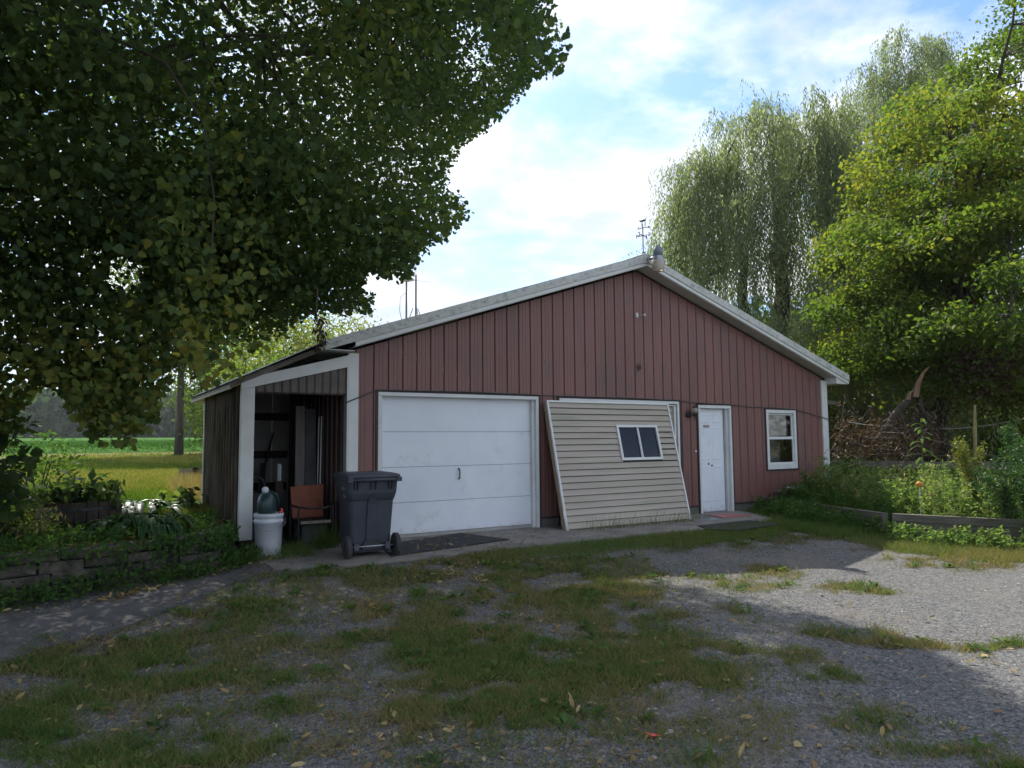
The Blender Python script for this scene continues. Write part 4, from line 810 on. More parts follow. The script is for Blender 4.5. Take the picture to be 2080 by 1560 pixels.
# antennas standing on the roof
def mast(x, y, zt, label, tri, dish):
    zb = rz(x); A_ = thing('antenna_mast', label, 'antenna', (x, y, zb))
    MB().tube([(x, y, zb-.02), (x, y, zb+.9), (x, y, zt)], [.022, .02, .018], 6).build('pole', STEEL, A_)
    if tri:
        for a in range(3):
            an = a*2.1+.4; MB().tube([(x+.22*math.cos(an), y+.22*math.sin(an), rz(x+.22*math.cos(an))), (x+.06*math.cos(an), y+.06*math.sin(an), zb+.38)], .01, 5).build('tripod_leg', STEEL, A_)
        MB().tube([(x, y, zt), (x, y, zt+.25)], .006, 5).build('whip', STEEL, A_)
        for z in (zt-.03, zt-.12): MB().tube([(x-.25, y+.1, z), (x, y, z)], .008, 5).build('spreader', STEEL, A_)
    if dish:
        MB().lathe([(.05, .0), (.16, .03), (.17, .05), (.12, .06), (.02, .07)], (x, y, zb+1.0), 14).build('dish', M('cream_plastic', (.45, .43, .34), (.5, .48, .4), 5, .6), A_, True)
        for z, l_ in ((zb+1.05, .6),): MB().tube([(x-l_, y, z), (x+l_, y, z)], .004, 4).build('element', STEEL, A_)
        MB().tube([(x-.02, y, zb+.75), (x-.14, y, zb+.65), (x-.15, y, zb+.35), (x-.08, y, zb+.05)], .006, 4).build('lead', CABLE, A_)
mast(2.2, 4, 5.75, 'thin television mast with small cream disc behind the roof slope', False, True)
mast(2.42, 4, 5.02, 'grey tripod mast with whip tip beside the disc mast', True, False)

# ---------------------------------------------------------------- right side: post, rails, timbers
PT = thing('tall_post', 'tall weathered wooden post with a cross board behind the garage right corner', 'post', (10.98, .5, 0))
MB().hexa([(10.9, .45, -.1), (11.04, .45, -.1), (11.04, .59, -.1), (10.9, .59, -.1), (11.02, .45, 2.62), (11.16, .45, 2.62), (11.16, .59, 2.62), (11.02, .59, 2.62)]).build('post', WOOD, PT)
MB().bar((11.1, .52, 2.3), (12.1, .7, 2.28), .04, .09).build('cross_board', WOOD, PT)
FN = thing('rail_fence', 'weathered split rail fence behind the sunlit weed bed', 'fence', (12, -1.5, 0))
F0 = (11.0, .35); F1 = (13.1, -4.4)
for k in range(3):
    t_ = k/2*.98+.02; x = F0[0]+(F1[0]-F0[0])*t_; y = F0[1]+(F1[1]-F0[1])*t_
    if k: MB().box(x-.06+.13, x+.06+.13, y-.06, y+.06, -.1, .86, .01).build('post', WOOD, FN)
for z, j in ((.86, 0), (.52, .02)):
    for k in range(2):
        a, b_ = k/2, (k+1)/2-.003
        MB().bar((F0[0]+(F1[0]-F0[0])*a, F0[1]+(F1[1]-F0[1])*a, z+j*k), (F0[0]+(F1[0]-F0[0])*b_, F0[1]+(F1[1]-F0[1])*b_, z-.01), .05, .15).build('rail', WOOD, FN)
TB = thing('timber_edging', 'stacked grey landscape timbers edging the weed bed', 'timber edging', (8, -4.8, 0))
tp = [Vector((7.45, -3.3, 0)), Vector((8.08, -4.9, 0)), Vector((8.9, -7.1, 0))]
for k in range(2):
    for z in (-.12, .0, .12):
        a, b_ = tp[k].copy(), tp[k+1].copy(); sh = random.uniform(-.02, .02); a.x += sh; b_.x += sh+.01; d = (b_-a).normalized()*.004
        z += -.0-.03*k
        MB().bar(a+d+Vector((0, 0, z+.06)), b_-d+Vector((0, 0, z+.06)), .11, .113).build('timber', TIMBER, TB)
q0 = [(7.42, -3.3), (8.5, -.15)]
for z in (-.12, .0, .12): MB().bar((7.42, -3.2, z+.06), (8.45, -.1, z+.06), .11, .113).build('timber', TIMBER, TB)
PB = thing('low_plank_step', 'low grey plank resting among shrubs under the window', 'plank', (9.2, -.4, .3))
MB().box(8.7, 9.9, -.55, -.35, .42, .46, .004).build('plank', M('bleached_plank', (.34, .33, .29), (.45, .44, .4), 6, .8), PB); MB().box(8.6, 9.8, -.3, -.1, .34, .38, .004).build('plank', WOOD, PB)
for x in (8.8, 9.7): MB().box(x, x+.09, -.5, -.15, .0, .335).build('support', WOOD, PB)
# small board box on the lawn behind the shed
c = gnd(392, 985, .37); FB = thing('board_box', 'small grey board planter on the lawn behind the shed', 'planter', (c[0], c[1], .37))
for k in range(3): MB().box(c[0]-.35, c[0]+.5, c[1], c[1]+.03, .37+.14*k, .37+.14*k+.13).build('board', M('pale_boards', (.3, .28, .25), (.42, .4, .36), 7, .8) if not k else bpy.data.materials['pale_boards'], FB)
MB().box(c[0]-.02, c[0]+.1, c[1]-.06, c[1]-.005, .3, .82).build('post', DARKWOOD, FB)
# half barrel planter
c = gnd(162, 1082, .36); BP = thing('barrel_planter', 'dark half barrel planter full of dark leaves above the block wall', 'planter', (c[0], c[1]+.4, .36)); n = 22
for k in range(n):
    a0, a1 = 2*math.pi*k/n+.012, 2*math.pi*(k+1)/n-.012; V = []
    for z, r_ in ((.32, .43), (.5, .475), (.72, .46)):
        for rr in (r_, r_-.03):
            for a in (a0, a1): V.append((c[0]+rr*math.cos(a), c[1]+.45+rr*math.sin(a), z))
    MB().add(V, [(0, 1, 5, 4), (4, 5, 9, 8), (2, 6, 7, 3), (6, 10, 11, 7), (0, 4, 6, 2), (4, 8, 10, 6), (1, 3, 7, 5), (5, 7, 11, 9), (8, 9, 11, 10)]).build('stave', DARKWOOD, BP)
for z, r_ in ((.4, .462), (.62, .476)): MB().lathe([(r_, z), (r_+.004, z+.002), (r_+.004, z+.04), (r_, z+.042)], (c[0], c[1]+.45, 0), 24).build('hoop', BLACKM, BP)
MB().lathe([(.0, .6), (.43, .6), (.43, .66), (.0, .68)], (c[0], c[1]+.45, 0), 20).build('soil', DARKWOOD, BP)
BARREL = (c[0], c[1]+.45)
# ---------------------------------------------------------------- vegetation
def stuff(name, me, mat, label=None, cat=None):
    o = link(name, me, mat, kind='stuff')
    if label: o['label'] = label; o['category'] = cat
    return o
def branchy(tips, base, mat, parent, trunk, r0, nlimb=9, name='trunk', n=7, limb_r=.35):
    """trunk polyline plus limbs reaching out to chosen tip points"""
    mb = MB(); mb.tube(trunk, [r0*(1-.6*i/(len(trunk)-1))*(1.25 if i == 0 else 1) for i in range(len(trunk))], 10); mb.build(name, mat, parent, True)
    mb = MB(); tr = [Vector(p) for p in trunk]; ends = []
    idx = rng.permutation(len(tips))[:nlimb]
    for i in idx:
        tip = Vector(tips[i]); k = random.uniform(.35, 1)*(len(tr)-1); k0 = min(int(k), len(tr)-2); st = tr[k0].lerp(tr[k0+1], k-k0)
        mid = st.lerp(tip, .5)+Vector((random.uniform(-.4, .4), random.uniform(-.4, .4), random.uniform(.1, .9)))*(tip-st).length*.18
        P = [st*(1-t)**2+mid*2*t*(1-t)+tip*t*t+Vector(rng.normal(0, .03, 3)) for t in np.linspace(0, 1, 8)]
        rr = r0*limb_r*random.uniform(.6, 1); mb.tube(P, [rr*(1-t)+.012 for t in np.linspace(0, .95, 8)], 6, False); ends += P[3:]
    E = np.array([tuple(p) for p in ends]); m2 = rng.permutation(len(tips))[:nlimb*9]
    for i in m2:
        tip = np.array(tips[i]); j = np.argmin(((E-tip)**2).sum(1)); a = Vector(E[j]); b_ = Vector(tip)
        if (b_-a).length > 2.2 or (b_-a).length < .2: continue
        mid = a.lerp(b_, .5)+Vector(rng.normal(0, .12, 3)); mb.tube([a, a.lerp(mid, .6)+Vector((0, 0, .05)), mid, b_], [.02, .016, .012, .005], 4, False)
    mb.build('limbs', mat, parent, True)
def super_pts(n, c, r, p=2.5, shell=.35):
    out_ = []
    while len(out_) < n:
        q = rng.uniform(-1, 1, (n*2, 3)); d = (np.abs(q)**p).sum(1)**(1/p); keep = (d < 1) & (rng.uniform(size=len(q)) < shell+(1-shell)*d**2)
        out_ += list(q[keep])
    return np.array(out_[:n])*np.array(r)+np.array(c)
def leaves_at(C, per, spread, droop=.25, zs=.7):
    n = len(C)*per; P = np.repeat(C, per, 0)+rng.normal(0, 1, (n, 3))*np.array([spread, spread, spread*zs]); return P

# ---- the big linden; crown reaches out over the yard from a trunk left of the view
LIM = [(-900, -1600), (1330, -1600), (1290, -700), (1220, -250), (1135, -10), (1120, 25), (1150, 40), (1158, 90), (1135, 145), (1085, 160), (1040, 205), (1000, 245), (960, 275), (930, 310), (912, 345), (902, 385), (940, 405), (955, 440), (920, 470), (875, 495), (850, 520), (832, 565), (790, 560), (750, 545), (735, 580), (762, 605), (758, 640), (700, 636), (640, 630), (600, 648), (570, 690), (520, 725), (480, 770), (440, 800), (400, 770), (372, 735), (345, 760), (330, 800), (318, 850), (262, 905), (190, 895), (150, 845), (128, 800), (90, 770), (60, 800), (45, 850), (15, 870), (-30, 890), (-900, 900)]
BITE = [([(225, 520), (262, 515), (300, 545), (285, 590), (240, 600), (215, 560)], .9), ([(170, 500), (215, 500), (210, 560), (170, 560)], .5), ([(300, 255), (345, 260), (340, 300), (305, 310)], .6), ([(350, 225), (420, 235), (400, 330), (320, 350)], .4), ([(920, 40), (980, 30), (1010, 120), (960, 180), (920, 120)], .55), ([(560, 0), (690, 0), (680, 60), (570, 50)], .45), ([(60, 150), (120, 210), (90, 290), (55, 280)], .35), ([(130, 600), (230, 620), (240, 700), (140, 720)], .3)]
def sculpt(P, soft=8, lo=3.0):
    x, y, z = proj(P); x = x+rng.normal(0, soft, len(x)); y = y+rng.normal(0, soft, len(x)); vis = z > .3
    ok = ~vis | inpoly(x, y, LIM) | (y > 3200)
    for b_, pr in BITE: ok &= ~(vis & inpoly(x, y, b_) & (rng.uniform(size=len(x)) < pr))
    dist = np.linalg.norm(P-CAM, axis=1); ok &= dist > lo
    roofz = RZ-np.abs(P[:, 0]-UC)*SLO+.35; ok &= ~((P[:, 0] > -1.1) & (P[:, 1] > -.5) & (P[:, 2] < roofz)) & (P[:, 2] > 1.15)
    hz_ = np.maximum(P[:, 2]+.1, 0); gxs = P[:, 0]+SX*hz_+rng.normal(0, .1, len(x)); gys = P[:, 1]+SY*hz_
    ok &= ~((gys < -3.1) & (gxs > np.interp(gys, [-12, -9, -7.8, -6.7, -6.1, -4.8, -4, -3], [-1.0, .3, 1.2, 2.0, 2.15, 2.1, 2.3, 2.7])))
    ok &= ~((P[:, 0] > -2.1) & (P[:, 1] > -.2) & (P[:, 1] < 4) & (P[:, 2] < 2.9))
    return ok
LT = thing('linden_tree', 'huge dark linden tree overhanging the path and the lean-to from the left', 'tree', (-6.4, -1.4, .3))
C1 = super_pts(4400, (-3.0, -.9, 8.3), (7.2, 5.8, 5.3), 2.8, .3)
C2 = super_pts(330, (-4.4, -2.2, 3.7), (2.1, 1.9, 1.9), 2.2, .4)
C3 = super_pts(260, (-1.9, -1.6, 3.9), (1.7, 1.6, 1.0), 2.2, .5)
C4 = super_pts(60, (-3.45, -2.6, 2.1), (.55, .7, .85), 2, .8)
C5 = super_pts(70, (-5.2, -1.8, 2.6), (1.7, 1.2, 1.3), 2, .8)
C7 = super_pts(1100, (1.5, .3, 9.8), (2.8, 3.4, 2.8), 2.6, .5)
C = np.concatenate([C1, C2, C3, C4, C5, C7]); C = C[sculpt(C, 6, 4.8)]
P = leaves_at(C, 72, .25); tc_ = np.repeat(rng.normal(.42, .14, len(C)), 72)
P = P+np.array([0, 0, -.1])
keep = sculpt(P, 5, 4.6); P = P[keep]; tc_ = tc_[keep]
# thin out what hangs out of view high above
x, y, z = proj(P); seen = (z > 0) & (x > -150) & (x < 2200) & (y > -150)
hg = P[:, 2]; sx_, sy_ = P[:, 0]+SX*hg, P[:, 1]+SY*hg; use = (sx_ > -7) & (sx_ < 3.5) & (sy_ > -11) & (sy_ < -1); kk = seen | (rng.uniform(size=len(P)) < np.where(use, .3, .06)); P = P[kk]; tc_ = tc_[kk]; hid = ~seen[kk]
# one hanging branch turning yellow
CYb = np.array([(-2.88+.09*math.sin(k), -4.45+.1*math.cos(2*k), 3.75-.03*k) for k in range(62)])
wv = .06+.16*np.sin(np.linspace(.3, 2.9, 62)); CYb[:, 0] += np.linspace(.1, -.02, 62)+rng.normal(0, 1, 62)*wv; CYb[:, 1] += rng.normal(0, .12, 62)
PY = leaves_at(CYb, 9, .07); TY = .6+.22*sst(2.8, 1.8, PY[:, 2])+rng.normal(0, .09, len(PY))
x, y, z = proj(PY); okk = inpoly(x, y, LIM); PY, TY = PY[okk], TY[okk]
C6 = gy_ = np.array([tuple(far(*q, d)) for q, d in (((655, 290), 7.5), ((672, 305), 7.6), ((710, 390), 7.3), ((455, 560), 6), ((530, 700), 7), ((440, 740), 6.5), ((300, 700), 7), ((250, 620), 7), ((360, 390), 8))])
PZ = leaves_at(C6, 10, .1); TZ = rng.normal(.76, .06, len(PZ))
P = np.concatenate([P, PY, PZ]); tt = np.concatenate([tc_, TY, TZ]); n = len(P)
tt = tt+rng.normal(0, .07, n)+.1*sst(3.2, 1.6, P[:, 2]); lx_, ly_, _ = proj(P); tt = np.minimum(tt+.14*((lx_ < 430) & (ly_ > 560)*1)*sst(560, 720, ly_), .77+rng.normal(0, .03, n)+.2*(rng.uniform(size=n) < .03))  # low and lower left leaves tinted yellower, sunlight put into the colour
ax = rnd_dir(n, -.9); nr = rnd_dir(n, .8); sz = rng.uniform(.042, .082, n); sz[:len(hid)][hid] *= 2.6
print('linden leaves', n)
dist = np.linalg.norm(P-CAM, axis=1); x, y, z = proj(P); inv = (z > 0) & (x > 0) & (x < 2080) & (y > 0) & (y < 1560)
order = np.argsort(np.where(inv, dist/sz, 1e9)); big, rest = order[:300], order[300:]
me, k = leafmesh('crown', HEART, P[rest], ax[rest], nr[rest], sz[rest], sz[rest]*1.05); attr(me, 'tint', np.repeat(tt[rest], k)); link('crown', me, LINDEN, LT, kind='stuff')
protos = []
for q in range(6):
    me, k = leafmesh('leaf', HEART, np.zeros((1, 3)), np.array([[0, 1., 0]]), np.array([[0, 0, 1.]]), np.array([1.])); attr(me, 'tint', np.full(k, (.3, .42, .55, .68, .8, .9)[q])); me.materials.append(LINDEN); protos.append(me)
for i in big:
    a = Vector(unit(ax[i])); s_ = a.cross(Vector(nr[i])).normalized(); m_ = s_.cross(a)
    o = bpy.data.objects.new('leaf', protos[int(np.argmin(abs(np.array((.3, .42, .55, .68, .8, .9))-tt[i])))]); sc.collection.objects.link(o); o.parent = LT
    mt_ = Matrix((( s_.x, a.x, m_.x, P[i][0]+6.4), (s_.y, a.y, m_.y, P[i][1]+1.4), (s_.z, a.z, m_.z, P[i][2]-.3), (0, 0, 0, 1)))
    o.matrix_local = mt_ @ Matrix.Scale(float(sz[i]), 4)
branchy(C, None, BARK, LT, [(-6.4, -1.4, 0), (-6.35, -1.4, 1.5), (-6.1, -1.3, 3), (-5.6, -1.2, 4.8), (-4.8, -1.1, 6.8), (-4.1, -1, 9)], .42, 26, limb_r=.16)
mb = MB(); mb.tube([(-4.6, -2.2, 5.4), (-3.9, -3.4, 4.9), (-3.2, -4.2, 4.3), (-2.95, -4.4, 3.8), (-2.87, -4.45, 3.2), (-2.9, -4.45, 2.5)], [.02, .016, .012, .009, .006, .003], 5); mb.build('hanging_branch', BARK, LT)
c = far(641, 640, 7.2); mb = MB(); mb.tube([far(645, 585, 7.2), far(642, 640, 7.2), far(652, 668, 7.2), far(660, 712, 7.2)], [.006, .005, .004, .003], 4); mb.build('twig', TWIG, LT)
q = np.array([tuple(far(641+rng.normal(0, 5)+(k/30)*14, 632+k*2.6, 7.2)) for k in range(30)]); q = np.repeat(q, 3, 0)+rng.normal(0, .02, (90, 3))
me, k = leafmesh('withered_leaves', CURL, q, rnd_dir(90, -.8), rnd_dir(90), rng.uniform(.05, .09, 90)); attr(me, 'tint', np.repeat(rng.uniform(0, .4, 90), k)); link('withered_leaves', me, BROWNL, LT)

# ---- generic leafy tree
def tree(name, label, base, ell, ncl, per, size, mat, spread, tint, trunk_r, lean=(0, 0), tpl=OVAL, group=None, keepf=None, zs=.7, limbs=14, up=.6, th=None, boughs=0, bough_r=.9):
    T_ = thing(name, label, 'tree', base, group)
    C = np.concatenate([super_pts(int(ncl*f), c, r, 2.2, .3) for c, r, f in ell])
    if boughs:
        B = C[rng.permutation(len(C))[:boughs]]; B = B[keepf(B)] if keepf is not None else B; k_ = max(1, ncl//len(B)); q = rnd_dir(len(B)*k_); q[:, 2] = np.abs(q[:, 2])*1.0-.12; rr = np.repeat(rng.uniform(.4, 1.5, len(B)), k_)[:, None]*bough_r
        C = np.repeat(B, k_, 0)+(q*np.array([1, 1, .5])+np.repeat(rng.normal(0, .35, (len(B), 1)), k_, 0)*q[:, :1]*np.array([0, 0, 1.]))*rr*(rng.uniform(.55, 1, (len(q), 1)))
    if keepf is not None: C = C[keepf(C)]
    per_ = np.repeat(rng.normal(0, .13, len(C)), per); P = leaves_at(C, per, spread, zs=zs); n = len(P)
    me, k = leafmesh('crown', tpl, P, rnd_dir(n, -.3), rnd_dir(n, up), rng.uniform(.7, 1.2, n)*size); attr(me, 'tint', np.repeat(tint(P)+per_+rng.normal(0, .06, n), k)); link('crown', me, mat, T_)
    c0 = ell[0][0]; h_ = c0[2]-base[2]; tr = [(base[0]+(c0[0]-base[0])*t**1.3+lean[0]*t, base[1]+(c0[1]-base[1])*t**1.3, base[2]-.2+h_*t*(th or 1.15)) for t in np.linspace(0, 1, 7)]
    branchy(C, None, BARK, T_, tr, trunk_r, limbs); return T_
# right: boxelder mass
b0 = far(1900, 900, 24.5); bx_, by_ = b0[0], b0[1]
cR = lambda px, py, d: tuple(far(px, py, d))
def rad(px_r, d): return px_r/FPX*d*1.25
BOXELL = [(cR(1990, 330, 22.5), (4.6, 4.6, 4.6), .34), (cR(1800, 590, 21.5), (2.5, 2.6, 2.2), .16), (cR(1880, 440, 22), (3.1, 3, 2.4), .16), (cR(2080, 130, 24), (3.4, 3.4, 3.2), .13), (cR(1760, 680, 21), (1.9, 2, 1.1), .07), (cR(2050, 620, 20), (2.6, 2.6, 2.6), .14)]
def boxkeep(C):
    x, y, z = proj(C); lim = [(1655, 640), (1640, 560), (1650, 510), (1700, 470), (1725, 400), (1740, 330), (1765, 270), (1830, 210), (1900, 160), (1960, 80), (2000, 40), (2060, 0), (2080, -60), (4000, -3000), (4000, 1500), (1700, 880), (1670, 740)]
    gap = inpoly(x, y, [(1900, 590), (1975, 560), (1970, 620), (1905, 640)]) | inpoly(x, y, [(1700, 540), (1750, 545), (1735, 570)])
    return inpoly(x, y, lim) & ~(gap & (rng.uniform(size=len(x)) < .7))
tree('boxelder_tree', 'broad bright green tree with yellowish clumps at the right edge', (bx_, by_, 0), BOXELL, 5600, 27, .135, BOXL, .2, lambda P: .5+(fbm(P[:, 0]*.55, P[:, 2]*.7)-.5)*1.3, .32, keepf=boxkeep, zs=.75, limbs=40, up=1.4, boughs=300, bough_r=.85)
# ---- weeping willows
def willow(label, dist, pxc, lobes, nstr, base_px, seedtint=.5):
    base = far(base_px, 900, dist); base[2] = float(H(base[0], base[1])); T_ = thing('weeping_willow', label, 'tree', tuple(base), 'weeping willows behind the garage')
    PS = []; TT = []; tips = []; hubs = []
    for (px, py, r_, zr, ln, f) in lobes:
        c = far(px, py, dist); m_ = int(nstr*f); hb = super_pts(max(10, int(52*f*nstr/1200)), c, (r_, r_, zr), 2, .15); hb = hb[hb[:, 2] > c[2]-zr*.6]; q = hb[rng.integers(0, len(hb), m_)]+rng.normal(0, 1, (m_, 3))*np.array([.24, .24, .2]); tips += list(q[:60])
        for s_ in q:
            outw = s_[:2]-c[:2]; l_ = ln*random.uniform(.25, 1.15)**1.2; k = int(l_/.075); t_ = np.arange(k)/max(k, 1); dr = random.uniform(.1, .75)
            d2 = outw/(np.linalg.norm(outw)+.1)*dr; z_ = s_[2]+.35*np.sin(np.minimum(t_*4, math.pi))*.6-l_*t_
            PS.append(np.stack([s_[0]+d2[0]*np.minimum(t_*3, 1)+rng.normal(0, .05, k)+.08*np.sin(t_*5+s_[0]*9), s_[1]+d2[1]*np.minimum(t_*3, 1)+rng.normal(0, .05, k), z_], -1)); TT.append(np.full(k, random.gauss(seedtint, .16)))
    P = np.concatenate(PS); tt = np.concatenate(TT); g = P[:, 2] > base[2]+.4; P, tt = P[g], tt[g]; n = len(P); print('willow', n)
    ax = rnd_dir(n)*.55+np.array([0, 0, -1.]); me, k = leafmesh('crown', LANCE, P, ax, rnd_dir(n), rng.uniform(.12, .21, n), rng.uniform(.13, .2, n)); attr(me, 'tint', np.repeat(tt+rng.normal(0, .1, n), k)); link('crown', me, WILLOWL, T_)
    return T_, tips, base
T1, tips, bs = willow('pale weeping willow with full rounded head directly behind the roof slope', 27, 0, [(1500, 310, 1.7, 1.5, 4.5, .12), (1540, 430, 2, 1.8, 4.5, .1), (1425, 370, 1.4, 1.5, 4.2, .16), (1560, 270, 2.0, 1.8, 5, .24), (1650, 290, 1.6, 1.7, 5, .18), (1480, 470, 2.1, 2.2, 4, .16), (1620, 480, 2.0, 2.2, 4.5, .14), (1375, 500, 1.1, 1.5, 3.5, .06), (1560, 650, 2.6, 1.4, 3.5, .1)], 2050, 1560)
mb = MB()
def limb(T_, pts, d, rad_): MB().tube([far(*p, d+random.uniform(-.3, .3)) for p in pts], rad_, 7).build('limb', BARK, T_, True)
MB().tube([tuple(bs), far(1575, 760, 27), far(1590, 600, 27)], [.4, .33, .28], 9).build('trunk', BARK, T1, True)
limb(T1, [(1590, 610), (1585, 520), (1580, 440), (1600, 380), (1625, 340), (1650, 290)], 27, [.26, .2, .15, .11, .07, .03]); limb(T1, [(1582, 540), (1578, 460), (1575, 400), (1570, 330)], 27, [.18, .13, .09, .04])
limb(T1, [(1510, 700), (1508, 600), (1512, 520), (1490, 460), (1495, 390), (1500, 320)], 27, [.2, .17, .14, .11, .07, .03]); limb(T1, [(1470, 370), (1480, 310), (1500, 270)], 27, [.05, .04, .02]); limb(T1, [(1512, 520), (1480, 540), (1440, 560), (1400, 640)], 27, [.08, .06, .05, .03])
limb(T1, [(1575, 740), (1530, 700), (1505, 600)], 27, [.2, .2, .17])
T2, tips, bs = willow('taller weeping willow top rising between the round willow and the bright green tree', 33, 0, [(1780, 200, 2.0, 1.8, 4.5, .35), (1860, 120, 1.6, 1.9, 4.5, .3), (1850, 330, 3, 2.4, 5, .35)], 1400, 1850)
MB().tube([tuple(bs), far(1850, 600, 33), far(1850, 300, 33), far(1850, 140, 33)], [.4, .3, .15, .04], 8).build('trunk', BARK, T2, True)
T3, tips, bs = willow('low willow curtain hanging behind the fence and tall post', 25.5, 0, [(1740, 610, 2.4, 1.8, 4.5, .35), (1850, 640, 2.6, 1.8, 4.2, .35), (1990, 700, 2.6, 1.6, 3.2, .3)], 1300, 1860, .6)
MB().tube([tuple(bs), far(1900, 760, 25.5), far(1895, 690, 25.5), far(1870, 610, 25.5)], [.42, .4, .33, .2], 9).build('trunk', BARK, T3, True)
limb(T3, [(1895, 700), (1930, 600), (1975, 520), (2000, 440)], 25, [.2, .15, .1, .05]); limb(T3, [(1900, 650), (1860, 560), (1820, 500)], 25, [.2, .12, .05])
# the broken branch
FBr = thing('broken_branch', 'fallen dark branch with pale split end propped up behind the fence', 'branch', tuple(far(1765, 925, 19)))
MB().tube([far(1765, 930, 19), far(1790, 885, 19), (far(1825, 835, 19)), far(1858, 800, 19), far(1868, 775, 19)], [.1, .1, .095, .085, .07], 9).build('wood', BARK, FBr, True)
MB().tube([far(1860, 806, 18.9), far(1865, 780, 18.85), far(1875, 758, 18.9), far(1888, 744, 18.9)], [.065, .05, .035, .01], 7).build('split_end', PALEBARK, FBr)
MB().tube([far(1845, 812, 18.9), far(1848, 800, 18.9), far(1856, 792, 18.9)], [.05, .04, .01], 6).build('split_end', PALEBARK, FBr)
MB().tube([far(1866, 800, 19), far(1872, 830, 19), far(1890, 860, 19), far(1905, 880, 19)], [.07, .055, .045, .03], 7).build('side_branch', BARK, FBr, True)
MB().tube([far(1830, 840, 19), (far(1845, 860, 19)), far(1850, 890, 19)], [.05, .04, .02], 6).build('side_branch', BARK, FBr, True)
n = 5200; P = np.concatenate([far(px, py, d)[None] for px, py, d in zip(rng.uniform(1695, 1905, n), 925-np.abs(rng.normal(0, 38, n)), rng.uniform(17.5, 22, n))])
me, k = leafmesh('dead_brush', LANCE, P, rnd_dir(n), rnd_dir(n), rng.uniform(.08, .2, n)); attr(me, 'tint', np.repeat(rng.uniform(0, .9, n), k)); stuff('dead_brush', me, BROWNL, 'pile of brown dead leaves and twigs under the broken branch', 'brush')
n = 1500; P = np.concatenate([far(px, py, d)[None] for px, py, d in zip(rng.normal(2000, 45, n), rng.normal(745, 38, n), rng.uniform(19, 21, n))]); me, k = leafmesh('dead_foliage', OVAL, P, rnd_dir(n), rnd_dir(n), rng.uniform(.08, .18, n)); attr(me, 'tint', np.repeat(rng.uniform(.2, 1, n), k)); stuff('dead_foliage', me, BROWNL, 'russet dead foliage caught in the low boughs at right', 'foliage')
mb = MB()
for k in range(70):
    a = far(random.uniform(1690, 1900), random.uniform(860, 925), random.uniform(17.5, 21)); mb.tube([a, a+rng.normal(0, .35, 3), a+rng.normal(0, .7, 3)], [.012, .01, .005], 4, False)
o = mb.build('brush_twigs', TWIG, kind='stuff'); o['label'] = 'bare twigs tangled in the dead brush pile'; o['category'] = 'twigs'

# ---- understorey and woods behind
def mass(name, label, cx, cy, n, size, mat, tint, tpl=OVAL):
    P = np.stack([cx, cy, np.zeros(n)], -1); return P
def hedge(name, label, pts, rxy, h, n, size, mat, t0, kind='stuff', gap=.45):
    PP = []
    for (x0, y0), (x1, y1) in zip(pts, pts[1:]):
        t_ = rng.uniform(size=n//(len(pts)-1)); k = len(t_); x = x0+(x1-x0)*t_+rng.normal(0, rxy, k); y = y0+(y1-y0)*t_+rng.normal(0, rxy, k)
        hh = h*(.55+.75*fbm(x*.22+3, y*.22)); z = H(x, y)+hh*rng.beta(1.15, 1.1, k); PP.append(np.stack([x, y, z], -1))
    P = np.concatenate(PP); dn = fbm(P[:, 0]*.9+P[:, 2]*.7, P[:, 1]*.9-P[:, 2]*.9, 3); P = P[dn > gap-.1*rng.uniform(size=len(P))]; n = len(P)
    me, k = leafmesh(name, OVAL, P, rnd_dir(n, -.2), rnd_dir(n, .7), rng.uniform(.7, 1.3, n)*size); attr(me, 'tint', np.repeat(t0+(fbm(P[:, 0]*.3, P[:, 2]*.5)-.5)*.5+rng.normal(0, .12, n), k))
    return stuff(name, me, mat, label, 'woods' if 'wood' in name else 'bushes')
hedge('understorey_bushes', 'dark tangled bushes under the trees right of the garage', [(14, 9), (21, 5.5), (24, 1), (27, -5)], 1.4, 4.2, 52000, .22, BOXL, .5, gap=.36)
hedge('background_woods', 'dense green woods behind the willows at right', [(25, 21), (29, 16), (34, 8), (40, -6), (40, -22)], 2.2, 7.5, 34000, .55, FARL, .35, gap=.3)
hedge('distant_woods', 'hazy dark line of woods beyond the soybean field', [(-150, 200), (-60, 196), (20, 194), (120, 190)], 4, 12.5, 46000, 2.1, FARL, .4, gap=.12)
hedge('far_side_woods', 'woods closing the view far to the right', [(120, 190), (150, 60), (120, -60)], 4, 12, 9000, 2.6, FARL, .4, gap=.25)
# lawn trees at the field edge
def lawntree(px, d, label, w, zb, zt, n, tint, kf=None, tr=.26, sz=.3, basez=None):
    b_ = far(px, 925, d); bz = float(H(b_[0], b_[1])); c = (b_[0], b_[1], (zb+zt)/2+bz)
    tree('lawn_tree', label, (b_[0], b_[1], bz), [(c, (w, w, (zt-zb)/2), 1)], n, 26, sz, BOXL, .5, lambda P: tint+.0*P[:, 0], tr, group='trees at the field edge', limbs=12)
lawntree(363, 49, 'tall dark tree with straight trunk on the lawn left of the shed', 4.2, 4.2, 21, 600, .35, tr=.24)
lawntree(480, 53, 'green tree just behind the lean-to eave', 3.6, .3, 8.5, 330, .4)
lawntree(575, 60, 'sunlit yellow green tree above the lean-to roof', 4.0, 2, 11.8, 340, .72)
lawntree(660, 64, 'pale tree top showing over the rake left of the antennas', 4.5, 2, 12.2, 300, .66)
lawntree(745, 66, 'farthest pale tree top peeking over the roof edge', 3.4, 2, 12.0, 220, .7)
lawntree(520, 34, 'low leafy tree close behind the shed back corner', 2.2, .2, 5.4, 240, .5, tr=.12, sz=.2)

